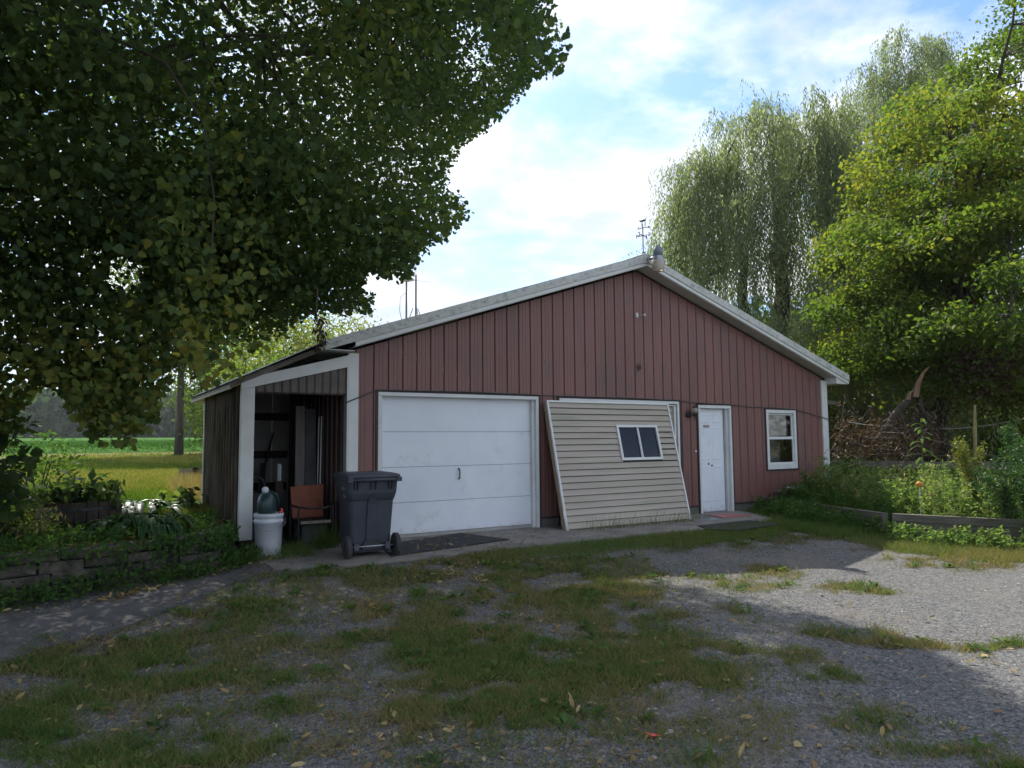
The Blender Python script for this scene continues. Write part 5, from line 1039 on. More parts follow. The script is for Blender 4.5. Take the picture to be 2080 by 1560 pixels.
# ---- shrubs on the left
def shrub(name, label, c, r, n, size, mat, tint, tpl=OVAL, stems=7, up=.6, p=2.2):
    T_ = thing(name, label, 'shrub', (c[0], c[1], float(H(c[0], c[1]))))
    C = super_pts(n//9, c, r, p, .4); P = leaves_at(C, 9, .07); m_ = len(P)
    me, k = leafmesh('foliage', tpl, P, rnd_dir(m_, -.3), rnd_dir(m_, up), rng.uniform(.75, 1.2, m_)*size); attr(me, 'tint', np.repeat(tint+rng.normal(0, .1, m_), k)); link('foliage', me, mat, T_)
    mb = MB(); b_ = Vector((c[0], c[1], float(H(c[0], c[1]))))
    for i in range(stems):
        t_ = Vector(C[random.randrange(len(C))]); mb.tube([b_+Vector((random.uniform(-.1, .1), random.uniform(-.1, .1), 0)), b_.lerp(t_, .5)+Vector((0, 0, .12)), t_], [.016, .011, .005], 5, False)
    mb.build('stems', BARK, T_); return T_
shrub('dark_shrub', 'dark broad leaved shrub at the left edge above the block wall', (-4.75, -.6, 1.25), (.62, .6, .95), 1500, .12, LINDEN, .35, HEART, p=2.6)
shrub('thin_shrub', 'thin pale shrub with sparse small leaves before the dry lawn', (-4.15, 2.4, 1.0), (.55, .5, .65), 900, .075, WEEDL, .45, stems=16)
shrub('barrel_leaves', 'dark broad leaves filling the half barrel planter', (BARREL[0], BARREL[1], .82), (.5, .42, .12), 420, .17, LINDEN, .4, stems=5)
shrub('fern_shrub', 'yellowish ferny plant left of the half barrel', (-4.25, -.55, .58), (.4, .3, .22), 700, .09, WEEDL, .85, LANCE)
shrub('corner_shrub', 'dark shrub under the window against the red wall', (9.3, -.7, .3), (.9, .35, .3), 1100, .1, LINDEN, .42)
shrub('corner_shrub', 'feathery dark shrub climbing the white corner trim', (10.45, -.5, .5), (.38, .3, .42), 800, .09, WEEDL, .12)
shrub('shed_weed', 'low broad leaves at the foot of the corrugated shed side', (-2.3, 2.3, .55), (.35, .3, .16), 160, .14, LINDEN, .5, HEART)
# hostas
def hosta(c, r, n, ln, wd, edge, label):
    T_ = thing('hosta', label, 'plant', c)
    for i in range(n):
        an = random.uniform(0, 2*math.pi); rr = math.sqrt(random.random())*r; tilt = random.uniform(.25, .9); l_ = ln*random.uniform(.75, 1.2)
        b_ = Vector((c[0]+rr*.5*math.cos(an), c[1]+rr*.5*math.sin(an), c[2]+.02)); d = Vector((math.cos(an), math.sin(an), 0)); s_ = Vector((-math.sin(an), math.cos(an), 0))
        pts_ = []; h0 = .1+.12*(1-rr/r); wds = (.0, .7, 1, .75, .0)
        ctr = [b_+d*(rr*.6)+Vector((0, 0, h0)), b_+d*(rr*.6+l_*.25)+Vector((0, 0, h0+.05*(1-tilt))), b_+d*(rr*.6+l_*.5)+Vector((0, 0, h0+.04-.05*tilt)), b_+d*(rr*.6+l_*.75)+Vector((0, 0, h0-.12*tilt)), b_+d*(rr*.6+l_*.92)+Vector((0, 0, h0-.24*tilt))]
        V = []; tn = []
        for cc, w_ in zip(ctr, wds):
            for e_, t_ in ((-1, .98), (-.68, .1), (0, .3), (.68, .1), (1, .98)): V.append(cc+s_*(wd*.5*w_*e_)+Vector((0, 0, .02*abs(e_)*w_))); tn.append(t_)
        F = [(5*q+j, 5*q+j+1, 5*q+j+6, 5*q+j+5) for q in range(4) for j in range(4)]
        mb = MB().add(V, F); me = bpy.data.meshes.new('leaf'); me.from_pydata(mb.v, [], mb.f); attr(me, 'tint', tn if edge else [.3]*len(tn)); link('leaf', me, HOSTAV if edge else HOSTA, T_, True)
HOSTAV = leafmat('hosta_variegated', [(0, (.02, .05, .02)), (.5, (.045, .1, .04)), (.78, (.12, .17, .08)), (1, (.17, .22, .11))], .2, .7, .1)
c = gnd(300, 1085, .4); hosta((c[0], c[1]+.1, .39), .38, 75, .26, .085, True, 'variegated hosta with white leaf edges, left one above the block wall')
c = gnd(215, 1092, .4); hosta((c[0]+.25, c[1]+.12, .39), .3, 48, .24, .085, True, 'variegated hosta with white leaf edges, nearest to the half barrel')
c = gnd(262, 1060, .4); hosta((c[0]+.1, c[1]+.45, .4), .38, 55, .34, .11, False, 'plain dark green hosta behind the variegated ones')
# ground cover above the wall, weeds at foot of wall
def cover(name, label, poly, n, size, mat, t0, zlo=.02, zhi=.12, tpl=OVAL, hf=None, up=1.2, ts=.12):
    px = rng.uniform(min(p[0] for p in poly), max(p[0] for p in poly), n*3); py = rng.uniform(min(p[1] for p in poly), max(p[1] for p in poly), n*3); ok = inpoly(px, py, poly) & (fbm(px*1.7, py*1.7, 3) > .38); px, py = px[ok][:n], py[ok][:n]; m_ = len(px)
    P = np.stack([px, py, H(px, py)+rng.uniform(zlo, zhi, m_)*(.5+fbm(px*2, py*2))], -1)
    me, k = leafmesh(name, tpl, P, rnd_dir(m_, .2), rnd_dir(m_, up), rng.uniform(.6, 1.3, m_)*size); attr(me, 'tint', np.repeat(t0+rng.normal(0, ts, m_), k)); return stuff(name, me, mat, label, 'ground cover')
cover('ground_cover', 'low green ground cover along the top of the block wall', [(-7, -2), (-3.3, -1.35), (-2.3, -.85), (-2.05, -.1), (-2.0, 1.0), (-4.5, .6), (-7, 0)], 9000, .06, WEEDL, .4)
cover('leaf_litter_bank', 'brown leaf litter on the bank beside the shed', [(-2.7, -.7), (-2.05, -.3), (-1.95, 2.6), (-2.8, 2.4)], 1600, .08, DRYL, .15, 0, .03, CURL)
cover('wall_foot_weeds', 'weeds growing at the foot of the block wall', [(-4.8, -2.35), (-3.3, -2.0), (-2.2, -1.5), (-1.6, -.6), (-1.75, .1), (-2.1, -.6), (-2.3, -1.15), (-3.4, -1.6), (-4.8, -1.95)], 4200, .06, WEEDL, .3, .02, .2)
# creepers hanging over the block wall
wl = [along(q)[0] for q in np.linspace(2.2, tot-.05, 60)]; cw = [i for i in range(60) if random.random() < (.12 if i < 38 else .6)]; P = np.concatenate([np.array([wl[i].x, wl[i].y-.03, .42-abs(random.gauss(0, .16))])+rng.normal(0, .045, (34, 3)) for i in cw]+[np.array([wl[i].x, wl[i].y-.05, .4])+rng.normal(0, .045, (12, 3)) for i in range(60)]); m_ = len(P)
me, k = leafmesh('wall_creeper', OVAL, P, rnd_dir(m_, -.6), np.tile([0, -1., .5], (m_, 1))+rnd_dir(m_)*.6, rng.uniform(.03, .07, m_)); attr(me, 'tint', np.repeat(rng.normal(.3, .12, m_), k)); stuff('wall_creeper', me, WEEDL, 'small creepers trailing over the block wall face', 'creeper')
# ---- weed bed at right: many upright leafy stems
def stems(name, label, poly, n, hlo, hhi, leaf, per, mat, t0, hfun=None, curve=.25, tpl=LANCE, wmul=1.6, ts=.13):
    px = rng.uniform(min(p[0] for p in poly), max(p[0] for p in poly), n*4); py = rng.uniform(min(p[1] for p in poly), max(p[1] for p in poly), n*4); ok = inpoly(px, py, poly); px, py = px[ok][:n], py[ok][:n]; n = len(px)
    h = rng.uniform(hlo, hhi, n)*(.55+.9*fbm(px*.8, py*.8, 3)); an = rng.uniform(0, 6.28, n); cv = rng.uniform(0, curve, n); z0 = H(px, py)
    t_ = rng.uniform(.1, 1, (n, per)); X_ = px[:, None]+np.cos(an)[:, None]*cv[:, None]*t_**2*h[:, None]; Y_ = py[:, None]+np.sin(an)[:, None]*cv[:, None]*t_**2*h[:, None]; Z_ = z0[:, None]+h[:, None]*t_*(1-.25*cv[:, None]*t_)
    P = np.stack([X_, Y_, Z_], -1).reshape(-1, 3); m_ = len(P); ax = rnd_dir(m_, -.1); ax[:, 2] *= .7
    me, k = leafmesh(name, tpl, P, ax, rnd_dir(m_, 1.4), rng.uniform(.6, 1.25, m_)*leaf, rng.uniform(.6, 1.25, m_)*leaf*wmul)
    tv = np.repeat(rng.normal(0, ts, n), per)+t0+(t_.ravel()-.5)*.12; attr(me, 'tint', np.repeat(tv, k)); o = stuff(name, me, mat, label, 'weeds')
    V = []; F = []; ss = np.linspace(0, 1, 4)
    for i in range(n):
        for s_ in ss:
            x_, y_, z_ = px[i]+math.cos(an[i])*cv[i]*s_*s_*h[i], py[i]+math.sin(an[i])*cv[i]*s_*s_*h[i], z0[i]+h[i]*s_*(1-.25*cv[i]*s_); V += [(x_-.004, y_, z_), (x_+.004, y_+.003, z_)]
        q = len(V)-8; F += [(q+2*j, q+2*j+1, q+2*j+3, q+2*j+2) for j in range(3)]
    me = npmesh(name+'_stalks', np.array(V), 4, F); attr(me, 'tint', np.full(len(V), t0)); so_ = stuff(name+'_stalks', me, mat, 'thin stalks of the '+label, 'weeds')
    return o
BEDP = [(7.6, -3.45), (8.2, -4.9), (9.2, -7.6), (13.4, -5.4), (12.9, -4.0), (11.2, -.2), (8.9, -.4)]
stems('bed_weeds', 'dense tall leafy weeds filling the sunlit timber bed', BEDP, 1900, .3, .84, .085, 24, BEDL, .5, ts=.2)
stems('bed_seed_heads', 'pinkish drooping seed heads above the bed weeds', BEDP, 260, .6, 1.0, .06, 10, BEDL, .97, curve=.5)
stems('corner_weeds', 'dark shaded weeds between entry walk and timber bed', [(7.75, -.25), (8.9, -.3), (7.9, -3.2), (7.1, -3.2), (6.7, -2.0), (7.3, -1.0)], 620, .12, .36, .075, 16, WEEDL, .35)
stems('edge_weeds', 'leafy weeds in front of the landscape timbers', [(7.3, -3.2), (7.9, -4.9), (8.7, -7.2), (8.2, -7.6), (7.35, -5.1), (6.85, -3.5)], 420, .08, .32, .07, 14, BEDL, .45, wmul=2.6)
stems('fence_back_weeds', 'weeds standing behind the rail fence', [(11.2, .4), (13.4, -4.6), (17, -3), (15, 4)], 900, .3, .8, .12, 14, BEDL, .5)
# single plants that stand out
def plant(name, label, b_, h, leaves, ln, wd, tint, lean=(0, 0), mat=None, droop=.5, t0=.25):
    T_ = thing(name, label, 'plant', tuple(b_)); P = [Vector(b_)+Vector((lean[0]*t*t, lean[1]*t*t, h*t)) for t in np.linspace(0, 1, 6)]
    MB().tube(P, [.012, .011, .01, .009, .007, .004], 5).build('stem', STEM, T_)
    for i in range(leaves):
        t_ = t0+(1-t0)*i/max(1, leaves-1); c = Vector(b_)+Vector((lean[0]*t_*t_, lean[1]*t_*t_, h*t_)); an = i*2.4; d = Vector((math.cos(an), math.sin(an), 0)); s_ = Vector((-d.y, d.x, 0)); l_ = ln*(1.1-.6*t_)*random.uniform(.8, 1.15)
        V = []; 
        for u_, w_ in ((0, .25), (.3, .9), (.6, 1), (.85, .6), (1, .02)):
            cc = c+d*(l_*u_)+Vector((0, 0, l_*(.55*u_-droop*1.6*u_*u_))); V += [cc-s_*wd*.5*w_, cc+s_*wd*.5*w_]
        me = bpy.data.meshes.new('leaf'); me.from_pydata(V, [], [(2*q, 2*q+1, 2*q+3, 2*q+2) for q in range(4)]); attr(me, 'tint', [tint+random.uniform(-.08, .08)]*10); link('leaf', me, mat or WEEDL, T_, True)
    return T_
STEM = M('green_stem', (.07, .12, .03), (.12, .15, .05), 9, .7)
q = far(1878, 1000, 15.2); q[2] = .15; plant('tall_milkweed', 'tall weed with long arching leaves rising over the fence rail', tuple(q), 1.62, 22, .42, .055, .6, t0=.45)
q = far(1986, 1060, 13.6); q[2] = .15; plant('broad_leaf_plant', 'yellow green broad leaved plant beneath the bare mullein stalk', tuple(q), .95, 26, .3, .12, .78, t0=.1)
q = far(1988, 1060, 13.6); q[2] = .15; MU = thing('mullein_stalk', 'tall bare tan mullein stalk crossing the pale wire', 'plant', tuple(q)); MB().tube([tuple(q), (q[0], q[1]-.0, 1.0), (q[0]-.02, q[1]-.03, 1.5), (q[0]-.05, q[1]-.07, 1.95)], [.012, .022, .03, .016], 7).build('stalk', M('mullein_tan', (.2, .17, .07), (.3, .25, .1), 30, .9, .8, .01), MU)
q = far(1868, 1000, 13.4); q[2] = .15; ST = thing('marker_stake', 'white stake topped by an orange ball among the weeds', 'stake', tuple(q)); MB().tube([tuple(q), (q[0], q[1], .64)], .009, 6).build('stake', WHITE, ST); MB().lathe([(.0, .63), (.035, .645), (.05, .68), (.04, .715), (0, .73)], (q[0], q[1], 0), 12).build('ball', M('orange_ball', (.6, .22, .03), (.7, .3, .05), 9, .6), ST, True)
def feathery(label, c, r, n, tint, lean):
    T_ = thing('feathery_plant', label, 'plant', (c[0], c[1], .15)); PP = []; mb = MB(); b_ = Vector((c[0]+lean, c[1], .1))
    for i in range(26):
        tip = Vector(super_pts(1, c, r, 2, .9)[0]); m_ = b_.lerp(tip, .55)+Vector((0, 0, .1)); P_ = [b_*(1-t)**2+m_*2*t*(1-t)+tip*t*t for t in np.linspace(0, 1, 7)]
        mb.tube(P_, [.006, .005, .005, .004, .003, .002, .001], 4, False)
        k_ = n//26; t_ = rng.beta(2.2, 1.1, k_); q = np.array([tuple(b_*(1-t)**2+m_*2*t*(1-t)+tip*t*t) for t in t_]); PP.append(q+rng.normal(0, 1, (k_, 3))*(.075*(1.15-t_))[:, None])
    P = np.concatenate(PP); m2 = len(P); me, k = leafmesh('foliage', LANCE, P, rnd_dir(m2, .5), rnd_dir(m2), rng.uniform(.03, .075, m2), rng.uniform(.04, .07, m2)); attr(me, 'tint', np.repeat(tint+rng.normal(0, .09, m2), k)); link('foliage', me, FEATH, T_)
    mb.build('stems', STEM, T_)
FEATH = leafmat('feathery_foliage', [(0, (.025, .07, .022)), (.6, (.06, .13, .04)), (1, (.2, .2, .04))], .35)
feathery('tall blue green feathery plant at the right edge of the view', far(2072, 905, 12.5), (.3, .4, .36), 4200, .5, .1)
feathery('tall blue green feathery plant just outside the bed front', far(2120, 900, 12), (.5, .6, .6), 5000, .4, .1)
feathery('yellowing goldenrod plume left of the feathery plant', far(1965, 905, 13.4), (.2, .24, .2), 1700, .95, .3)
feathery('dark green feathery stem leaning below the goldenrod', far(2030, 965, 12.8), (.36, .4, .3), 3000, .15, .2)

# ---- grass
def grass(name, label, px, py, lo, hi, wd, tint, spread=.5, mat=None):
    n = len(px); P = np.stack([px, py, H(px, py)-.004], -1); ax = rnd_dir(n)*spread; ax[:, 2] = 1; me, k = leafmesh(name, QBLADE, P, ax, rnd_dir(n, 0), rng.uniform(lo, hi, n), wd); attr(me, 'tint', np.repeat(tint, k)); return stuff(name, me, mat or GRASSL, label, 'grass')
# yard grass: sampled inside the view wedge with higher density close to the camera
n = 900000; dd = 2.2+rng.beta(1.0, 1.9, n)*12; yw = YAW+rng.uniform(-.66, .66, n); px = CX+dd*np.sin(yw); py = CY+dd*np.cos(yw)
Dn, Tn = grass_density(px, py); bad = inpoly(px, py, PATH) | inpoly(px, py, SLAB) | (py > -.2) | inpoly(px, py, RAISED) | inpoly(px, py, BED); keep = (rng.uniform(size=n) < Dn**1.15*np.clip(5/dd, .5, 1)) & ~bad
px, py, Tn, dd, Dn = px[keep], py[keep], Tn[keep], dd[keep], Dn[keep]; px, py, Tn, dd, Dn = [q[:300000] for q in (px, py, Tn, dd, Dn)]; print('yard grass', len(px))
tn = Tn+.04+(fbm(px*1.5, py*1.5, 3)-.5)*.9+(fbm(px*9, py*9, 2)-.5)*.6+rng.normal(0, .27, len(px)); wdt = .0022+.0007*dd; me_ = grass('yard_grass', 'short mixed green and brown grass patches in the gravel yard', px, py, .015, .085, wdt, tn, 1.2)
# low broad leaved weeds
rn = 420; rx = rng.uniform(-5, 6, rn*6); ry = rng.uniform(-8.5, -1.6, rn*6); dn_, _ = grass_density(rx, ry); ro_ = (dn_ > .22) & (rng.uniform(size=len(rx)) < .35) & ~inpoly(rx, ry, PATH) & ~inpoly(rx, ry, SLAB) & ~inpoly(rx, ry, RAISED) & ~inpoly(rx, ry, BED); rx, ry = rx[ro_][:rn], ry[ro_][:rn]; rn = len(rx)
an = rng.uniform(0, 6.28, (rn, 14)); ax = np.stack([np.cos(an), np.sin(an), rng.uniform(.1, .9, (rn, 14))], -1).reshape(-1, 3); rr_ = rng.uniform(.0, .05, (rn, 14)); P = np.stack([np.repeat(rx, 14)+(rr_*np.cos(an)).ravel(), np.repeat(ry, 14)+(rr_*np.sin(an)).ravel(), np.repeat(H(rx, ry), 14)+rng.uniform(0, .03, rn*14)], -1)
me, k = leafmesh('yard_weeds', OVAL, P, ax, np.tile([0, 0, 1.], (rn*14, 1))+rnd_dir(rn*14)*.4, np.repeat(rng.uniform(.025, .075, rn), 14)*rng.uniform(.6, 1.2, rn*14)); attr(me, 'tint', np.repeat(np.repeat(rng.normal(.5, .18, rn), 14), k)); stuff('yard_weeds', me, WEEDL, 'small broad leaved weeds dotted through the yard grass', 'weeds')
# coarse tufts
tuf = [(850, 1215, .2), (300, 1340, .16), (250, 1370, .14), (130, 1400, .14), (150, 1345, .12), (590, 1375, .1), (575, 1495, .1), (1050, 1165, .12), (1430, 1545, .12), (820, 1310, .12), (500, 1285, .12), (440, 1280, .12), (95, 1310, .1), (1745, 1185, .1), (320, 1300, .12), (380, 1375, .12), (1120, 1460, .08), (60, 1330, .1), (560, 1380, .1), (1650, 1375, .06), (1180, 1300, .07), (200, 1430, .1), (700, 1310, .08)]
PX, PY, TT, WW, LL = [], [], [], [], []
for cx_, cy_, l_ in tuf:
    c = gnd(cx_, cy_, -.13); m_ = 90; r_ = np.abs(rng.normal(0, .07, m_)); a_ = rng.uniform(0, 6.28, m_); PX.append(c[0]+r_*np.cos(a_)); PY.append(c[1]+r_*np.sin(a_)); TT.append(rng.normal(.38, .08, m_)); LL.append(rng.uniform(.5, 1.1, m_)*l_)
PX, PY, TT, LL = map(np.concatenate, (PX, PY, TT, LL)); P = np.stack([PX, PY, H(PX, PY)-.005], -1); m_ = len(P); ax = rnd_dir(m_)*.9; ax[:, 2] = .9
me, k = leafmesh('grass_tufts', BLADE, P, ax, rnd_dir(m_, 0), LL, .006); attr(me, 'tint', np.repeat(TT, k)); stuff('grass_tufts', me, GRASSL, 'coarse bright green grass tufts in the yard', 'grass')
# verge right, weeds round shed opening, bank at window
def polygrass(name, label, poly, n, lo, hi, wd, t0, sp=.6):
    px = rng.uniform(min(p[0] for p in poly), max(p[0] for p in poly), n*3); py = rng.uniform(min(p[1] for p in poly), max(p[1] for p in poly), n*3); ok = inpoly(px+rng.normal(0, .08, len(px)), py+rng.normal(0, .08, len(px)), poly); px, py = px[ok][:n], py[ok][:n]
    grass(name, label, px, py, lo, hi, wd, t0+(fbm(px*1.2, py*1.2, 3)-.5)*.6+rng.normal(0, .1, len(px)), sp)
polygrass('verge_grass', 'yellowing grass verge in front of the timber bed', [(6.4, -3.2), (7.4, -3.2), (7.9, -5), (8.7, -7.5), (7.6, -8), (6.5, -5.6), (6.1, -4.2)], 20000, .03, .13, .006, .62, 1.0)
polygrass('bank_grass', 'shaded dark grass between the entry walk and the weed bed', [(7.1, -1.3), (7.7, -.2), (10.6, -.15), (8.5, -1.2), (7.5, -3.3), (6.2, -3.0), (6.2, -2.2)], 22000, .05, .2, .007, .38, 1.0)
polygrass('shed_weeds', 'long grass and weeds around the pail and shed opening', [(-1.85, -.9), (-1.3, -1.0), (-.95, -.75), (-.85, -.1), (-1.3, .05), (-1.9, .05), (-2.1, -.4)], 1700, .06, .26, .006, .3, 1.0)
polygrass('shed_floor_grass', 'dark grass clump between orange chair and bin', [(-.9, -.4), (-.6, -.4), (-.56, .0), (-.85, .0)], 220, .15, .5, .008, .25, .5)
polygrass('panel_weeds', 'thin weeds at the foot of the beige panel', [(3.2, -.85), (4.6, -.95), (5.9, -.95), (5.9, -.8), (3.2, -.72)], 420, .05, .3, .006, .45, .5)
polygrass('slab_edge_grass', 'grass creeping over the front edge of the apron', [(.8, -1.75), (3, -1.72), (5, -1.8), (7, -1.4), (7.1, -2.1), (5, -2.6), (2.5, -2.4), (.6, -2.2)], 15000, .02, .13, .006, .5, 1.1)
# lawn grass, coarser with distance
n = 120000; t_ = rng.beta(1, 2.6, n); py = 1.2+t_*44; wx = .35+py*.12; px = rng.uniform(-1, 1, n)*(.11*(py+10)+.3)+(-3.66+.045*(py+10)); ok = inpoly(px, py, RAISED) | (py > 12.6); px, py = px[ok], py[ok]
dry = sst(.38, .62, fbm(px*.2+5, py*.12, 4))+sst(9, 13, py)*.45; tn = .36+.38*np.clip(dry, 0, 1)-.14*sst(11, 6, py)+rng.normal(0, .1, len(px))
grass('lawn_grass', 'sunlit lawn turning straw yellow toward the field', px, py, .05, .16, .008+.0016*py, tn, .5, leafmat('lawn_blade', [(0, (.03, .06, .012)), (.4, (.075, .14, .022)), (.65, (.14, .165, .04)), (1, (.27, .21, .09))], .4, .8, 0))
polygrass('straw_grass', 'tall straw coloured grass against the shed back corner', [(-1.9, 3.6), (-.8, 3.6), (-.2, 9), (-1.6, 9), (-2.0, 6)], 7000, .15, .5, .01, 1.0, .5)

# ---- loose stones and fallen leaves
n = 25000; dd = 2.3+rng.beta(1., 2.2, n)*9; yw = YAW+rng.uniform(-.66, .66, n); px = CX+dd*np.sin(yw); py = CY+dd*np.cos(yw); Dn, _ = grass_density(px, py)
ok = (Dn < .5) & ~(inpoly(px, py, PATH) | inpoly(px, py, SLAB) | (py > -1.7) | inpoly(px, py, RAISED) | inpoly(px, py, BED)); px, py = px[ok], py[ok]; n = len(px)
tv = np.array([(-1, -.7, 0), (1, -.6, 0), (.8, .8, .1), (-.8, .7, 0), (-.5, -.4, .8), (.6, -.3, .7), (.4, .5, .9), (-.6, .4, .6)]); tf = np.array([(0, 1, 5, 4), (1, 2, 6, 5), (2, 3, 7, 6), (3, 0, 4, 7), (4, 5, 6, 7)])
s_ = rng.gamma(3, .0019, n)+.0025; an = rng.uniform(0, 6.28, n); c_, d_ = np.cos(an), np.sin(an); V = np.empty((n, 8, 3)); V[:, :, 0] = px[:, None]+s_[:, None]*(tv[None, :, 0]*c_[:, None]-tv[None, :, 1]*d_[:, None]*.7); V[:, :, 1] = py[:, None]+s_[:, None]*(tv[None, :, 0]*d_[:, None]+tv[None, :, 1]*c_[:, None]*.7); V[:, :, 2] = H(px, py)[:, None]+s_[:, None]*(tv[None, :, 2]*.7-.1)
me = npmesh('gravel_stones', V.reshape(-1, 3), 4, (np.arange(n)[:, None, None]*8+tf[None]).reshape(-1, 4)); attr(me, 'tint', np.repeat(rng.uniform(size=n), 8))
m, t, b, o = newmat('stone'); a_ = t.nodes.new('ShaderNodeAttribute'); a_.attribute_name = 'tint'; t.links.new(ramp(t, a_.outputs['Fac'], [(0, (.055, .057, .062)), (.6, (.145, .145, .148)), (.92, (.22, .21, .2)), (1, (.34, .32, .28))]), b.inputs['Base Color']); b.inputs['Roughness'].default_value = .9; b.inputs['Specular IOR Level'].default_value = .25
stuff('gravel_stones', me, m, 'loose grey crushed stones over the yard', 'gravel')
LEAFP = []
for t0 in np.linspace(0, 1, 900): pass
def put(n, poly_px, z):
    xs = [p[0] for p in poly_px]; ys = [p[1] for p in poly_px]; out_ = []
    while len(out_) < n:
        x, y = random.uniform(min(xs), max(xs)), random.uniform(min(ys), max(ys))
        g_ = gnd(x, y, z)[:2]
        if inpoly([x], [y], poly_px)[0] and random.random() < float(sst(.36, .6, fbm(np.array([g_[0]*1.4]), np.array([g_[1]*1.4]), 3))[0]): out_.append(g_)
    return out_
pts_ = put(430, [(0, 1330), (560, 1180), (1100, 1130), (1500, 1100), (1400, 1300), (1300, 1560), (0, 1560)], -.13)+put(260, [(500, 1160), (830, 1130), (1160, 1120), (1200, 1170), (620, 1200), (420, 1250)], -.08)+put(110, [(820, 1115), (800, 1100), (1000, 1080), (1120, 1080), (1200, 1095), (900, 1120)], .02)+put(160, [(1200, 1180), (1500, 1130), (2080, 1300), (2080, 1560), (1250, 1560)], -.14)+put(260, [(0, 1250), (150, 1235), (460, 1165), (560, 1135), (640, 1120), (640, 1135), (520, 1155), (300, 1212), (150, 1252), (0, 1270)], -.05)+put(60, [(60, 1290), (500, 1170), (540, 1180), (350, 1260), (0, 1340)], -.04)
pts_ = np.array(pts_); n = len(pts_); hz = H(pts_[:, 0], pts_[:, 1]); onp = inpoly(pts_[:, 0], pts_[:, 1], PATH); ons = inpoly(pts_[:, 0], pts_[:, 1], SLAB); hz = np.where(onp, -.02-.13*sst(-1.6, -4.2, pts_[:, 1])+.03, np.where(ons, .03, hz+.018))
lp_ = np.concatenate([pts_, hz[:, None]], 1); sz = rng.uniform(.032, .085, n); dist = np.linalg.norm(lp_-CAM, axis=1); order = np.argsort(dist/sz); big, rest = order[:260], order[260:]
gd_ = grass_density(lp_[:, 0], lp_[:, 1])[0]; ax = rnd_dir(n)*1.; ax[:, 2] *= .25; nr = rnd_dir(n, 2.5); tnt = rng.beta(1.8, 1.6, n)
qn = 17000; qd = 2.4+rng.beta(1.2, 1.6, qn)*9.5; qy = YAW+rng.uniform(-.66, .2, qn); qx = CX+qd*np.sin(qy); qz = CY+qd*np.cos(qy); qo = ~(inpoly(qx, qz, RAISED) | (qz > -.1)) & (rng.uniform(size=qn) < sst(.42, .68, fbm(qx*1.3+3, qz*1.3, 4))*np.clip(1.3-(qx-1)*.25, .1, 1)); qx, qz = qx[qo], qz[qo]; qn = len(qx)
qP = np.stack([qx, qz, np.where(inpoly(qx, qz, SLAB), .026, np.where(inpoly(qx, qz, PATH), -.02-.13*sst(-1.6, -4.2, qz)+.028, H(qx, qz)+.012))], -1); qa = rnd_dir(qn); qa[:, 2] *= .3
me, k = leafmesh('leaf_bits', CURL, qP, qa, rnd_dir(qn, 2.), rng.uniform(.015, .04, qn)); attr(me, 'tint', np.repeat(rng.beta(1.3, 2.6, qn), k)); stuff('leaf_bits', me, DRYL, 'crumbled brown leaf bits caught in the grass and gravel', 'leaf litter')
me, k = leafmesh('fallen_leaves', CURL, lp_[rest], ax[rest], nr[rest], sz[rest], sz[rest]*1.3); attr(me, 'tint', np.repeat(tnt[rest], k)); stuff('fallen_leaves', me, DRYL, 'scattered small dry leaves on the path, apron and yard', 'leaf litter')
FLP = []
for tplq in (CURL, HEART):
    for q in (.15, .4, .65, .9):
        me, k = leafmesh('fallen_leaf', tplq, np.zeros((1, 3)), np.array([[0, 1., 0]]), np.array([[0, 0, 1.]]), np.array([1.]), np.array([1.25 if tplq is CURL else .9])); attr(me, 'tint', np.full(k, q)); me.materials.append(DRYL); FLP.append(me)
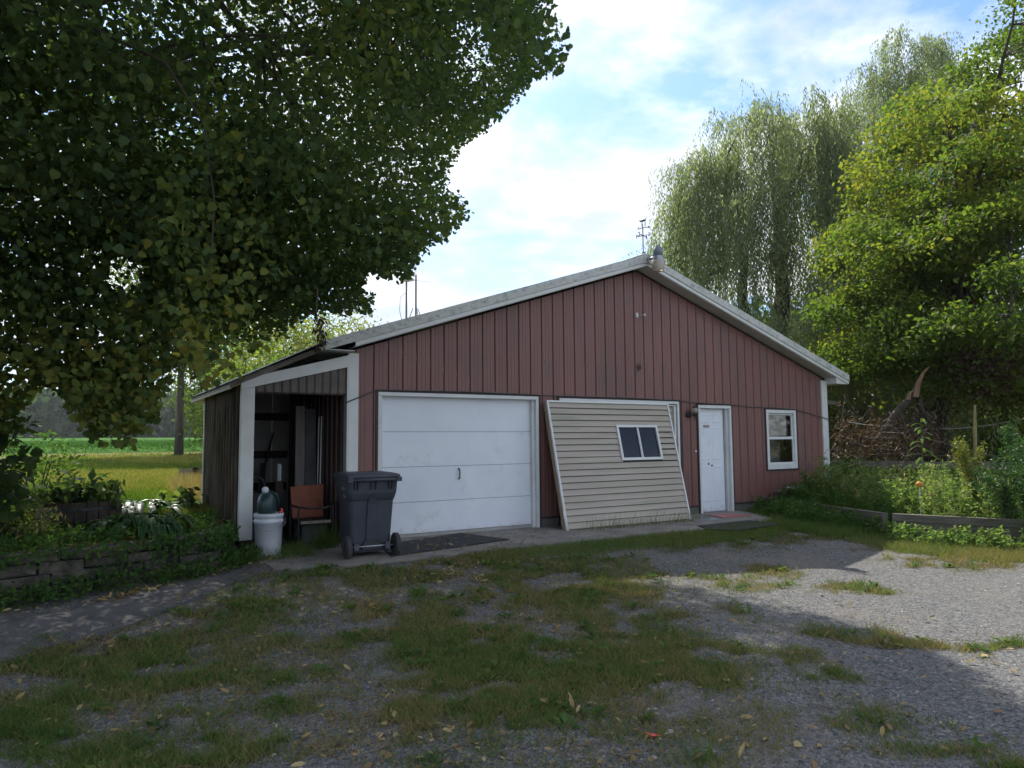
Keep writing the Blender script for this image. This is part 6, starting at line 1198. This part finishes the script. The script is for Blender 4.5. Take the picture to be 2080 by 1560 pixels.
for i in big:
    a = Vector(unit(ax[i])); s_ = a.cross(Vector(nr[i])).normalized(); m_ = s_.cross(a); hq = int(tnt[i]*3.99)+(4 if random.random() < .16 else 0)
    o = bpy.data.objects.new('fallen_leaf', FLP[hq]); sc.collection.objects.link(o)
    o.matrix_world = Matrix(((s_.x, a.x, m_.x, lp_[i][0]), (s_.y, a.y, m_.y, lp_[i][1]), (s_.z, a.z, m_.z, lp_[i][2]), (0, 0, 0, 1))) @ Matrix.Scale(float(sz[i])*(.8 if hq > 3 else 1), 4)
    o['label'] = ('narrow curled brown leaf', 'narrow curled tan leaf', 'narrow curled yellow leaf', 'narrow curled pale yellow leaf', 'broad brown leaf', 'broad tan leaf', 'broad yellow leaf', 'broad pale yellow leaf')[hq]+(' lying on the dark path by the block wall' if onp[i] else ' lying on the apron before the garage' if ons[i] else ' lying in the '+('patchy grass' if gd_[i] > .35 else 'bare gravel')+(' nearest the camera' if dist[i] < 4.2 else ' of the middle yard' if dist[i] < 6 else ' toward the garage')); o['category'] = 'leaf'; o['group'] = o['label']
# dead twigs on the gravel
for i, (x, y, a_, l_) in enumerate(((925, 1232, .2, .22), (1150, 1395, 1., .25), (760, 1390, .4, .16), (900, 1525, 0, .2), (1560, 1130, .3, .3), (1690, 1440, 2, .14))):
    c = gnd(x, y, -.13); c[2] = float(H(c[0], c[1]))+.012; d = np.array([math.cos(a_), math.sin(a_), 0])*l_
    o = MB().tube([c, c+d*.5+np.array([0, .01, .01]), c+d], [.006, .005, .003], 5).build('twig', TWIG); o['label'] = ('short dark twig in the grass left of the centre patch', 'pale bent twig in the middle of the big grass patch', 'thin twig on gravel left of the grass patch', 'nearest twig at the bottom of the view', 'long twig near the shade edge before the entry door', 'small twig on the right gravel below the shade line')[i]; o['category'] = 'twig'; o['group'] = 'twigs on the gravel'
# ---------------------------------------------------------------- thin summer haze
m, t, b, o = newmat('haze_air'); t.nodes.remove(b); pv = t.nodes.new('ShaderNodeVolumePrincipled'); pv.inputs['Color'].default_value = (.9, .95, 1, 1); pv.inputs['Density'].default_value = .0003; pv.inputs['Anisotropy'].default_value = .65; t.links.new(pv.outputs[0], o.inputs['Volume'])
MB().box(-200, 200, -60, 240, -2.5, 24).build('haze', m, None, kind='stuff')
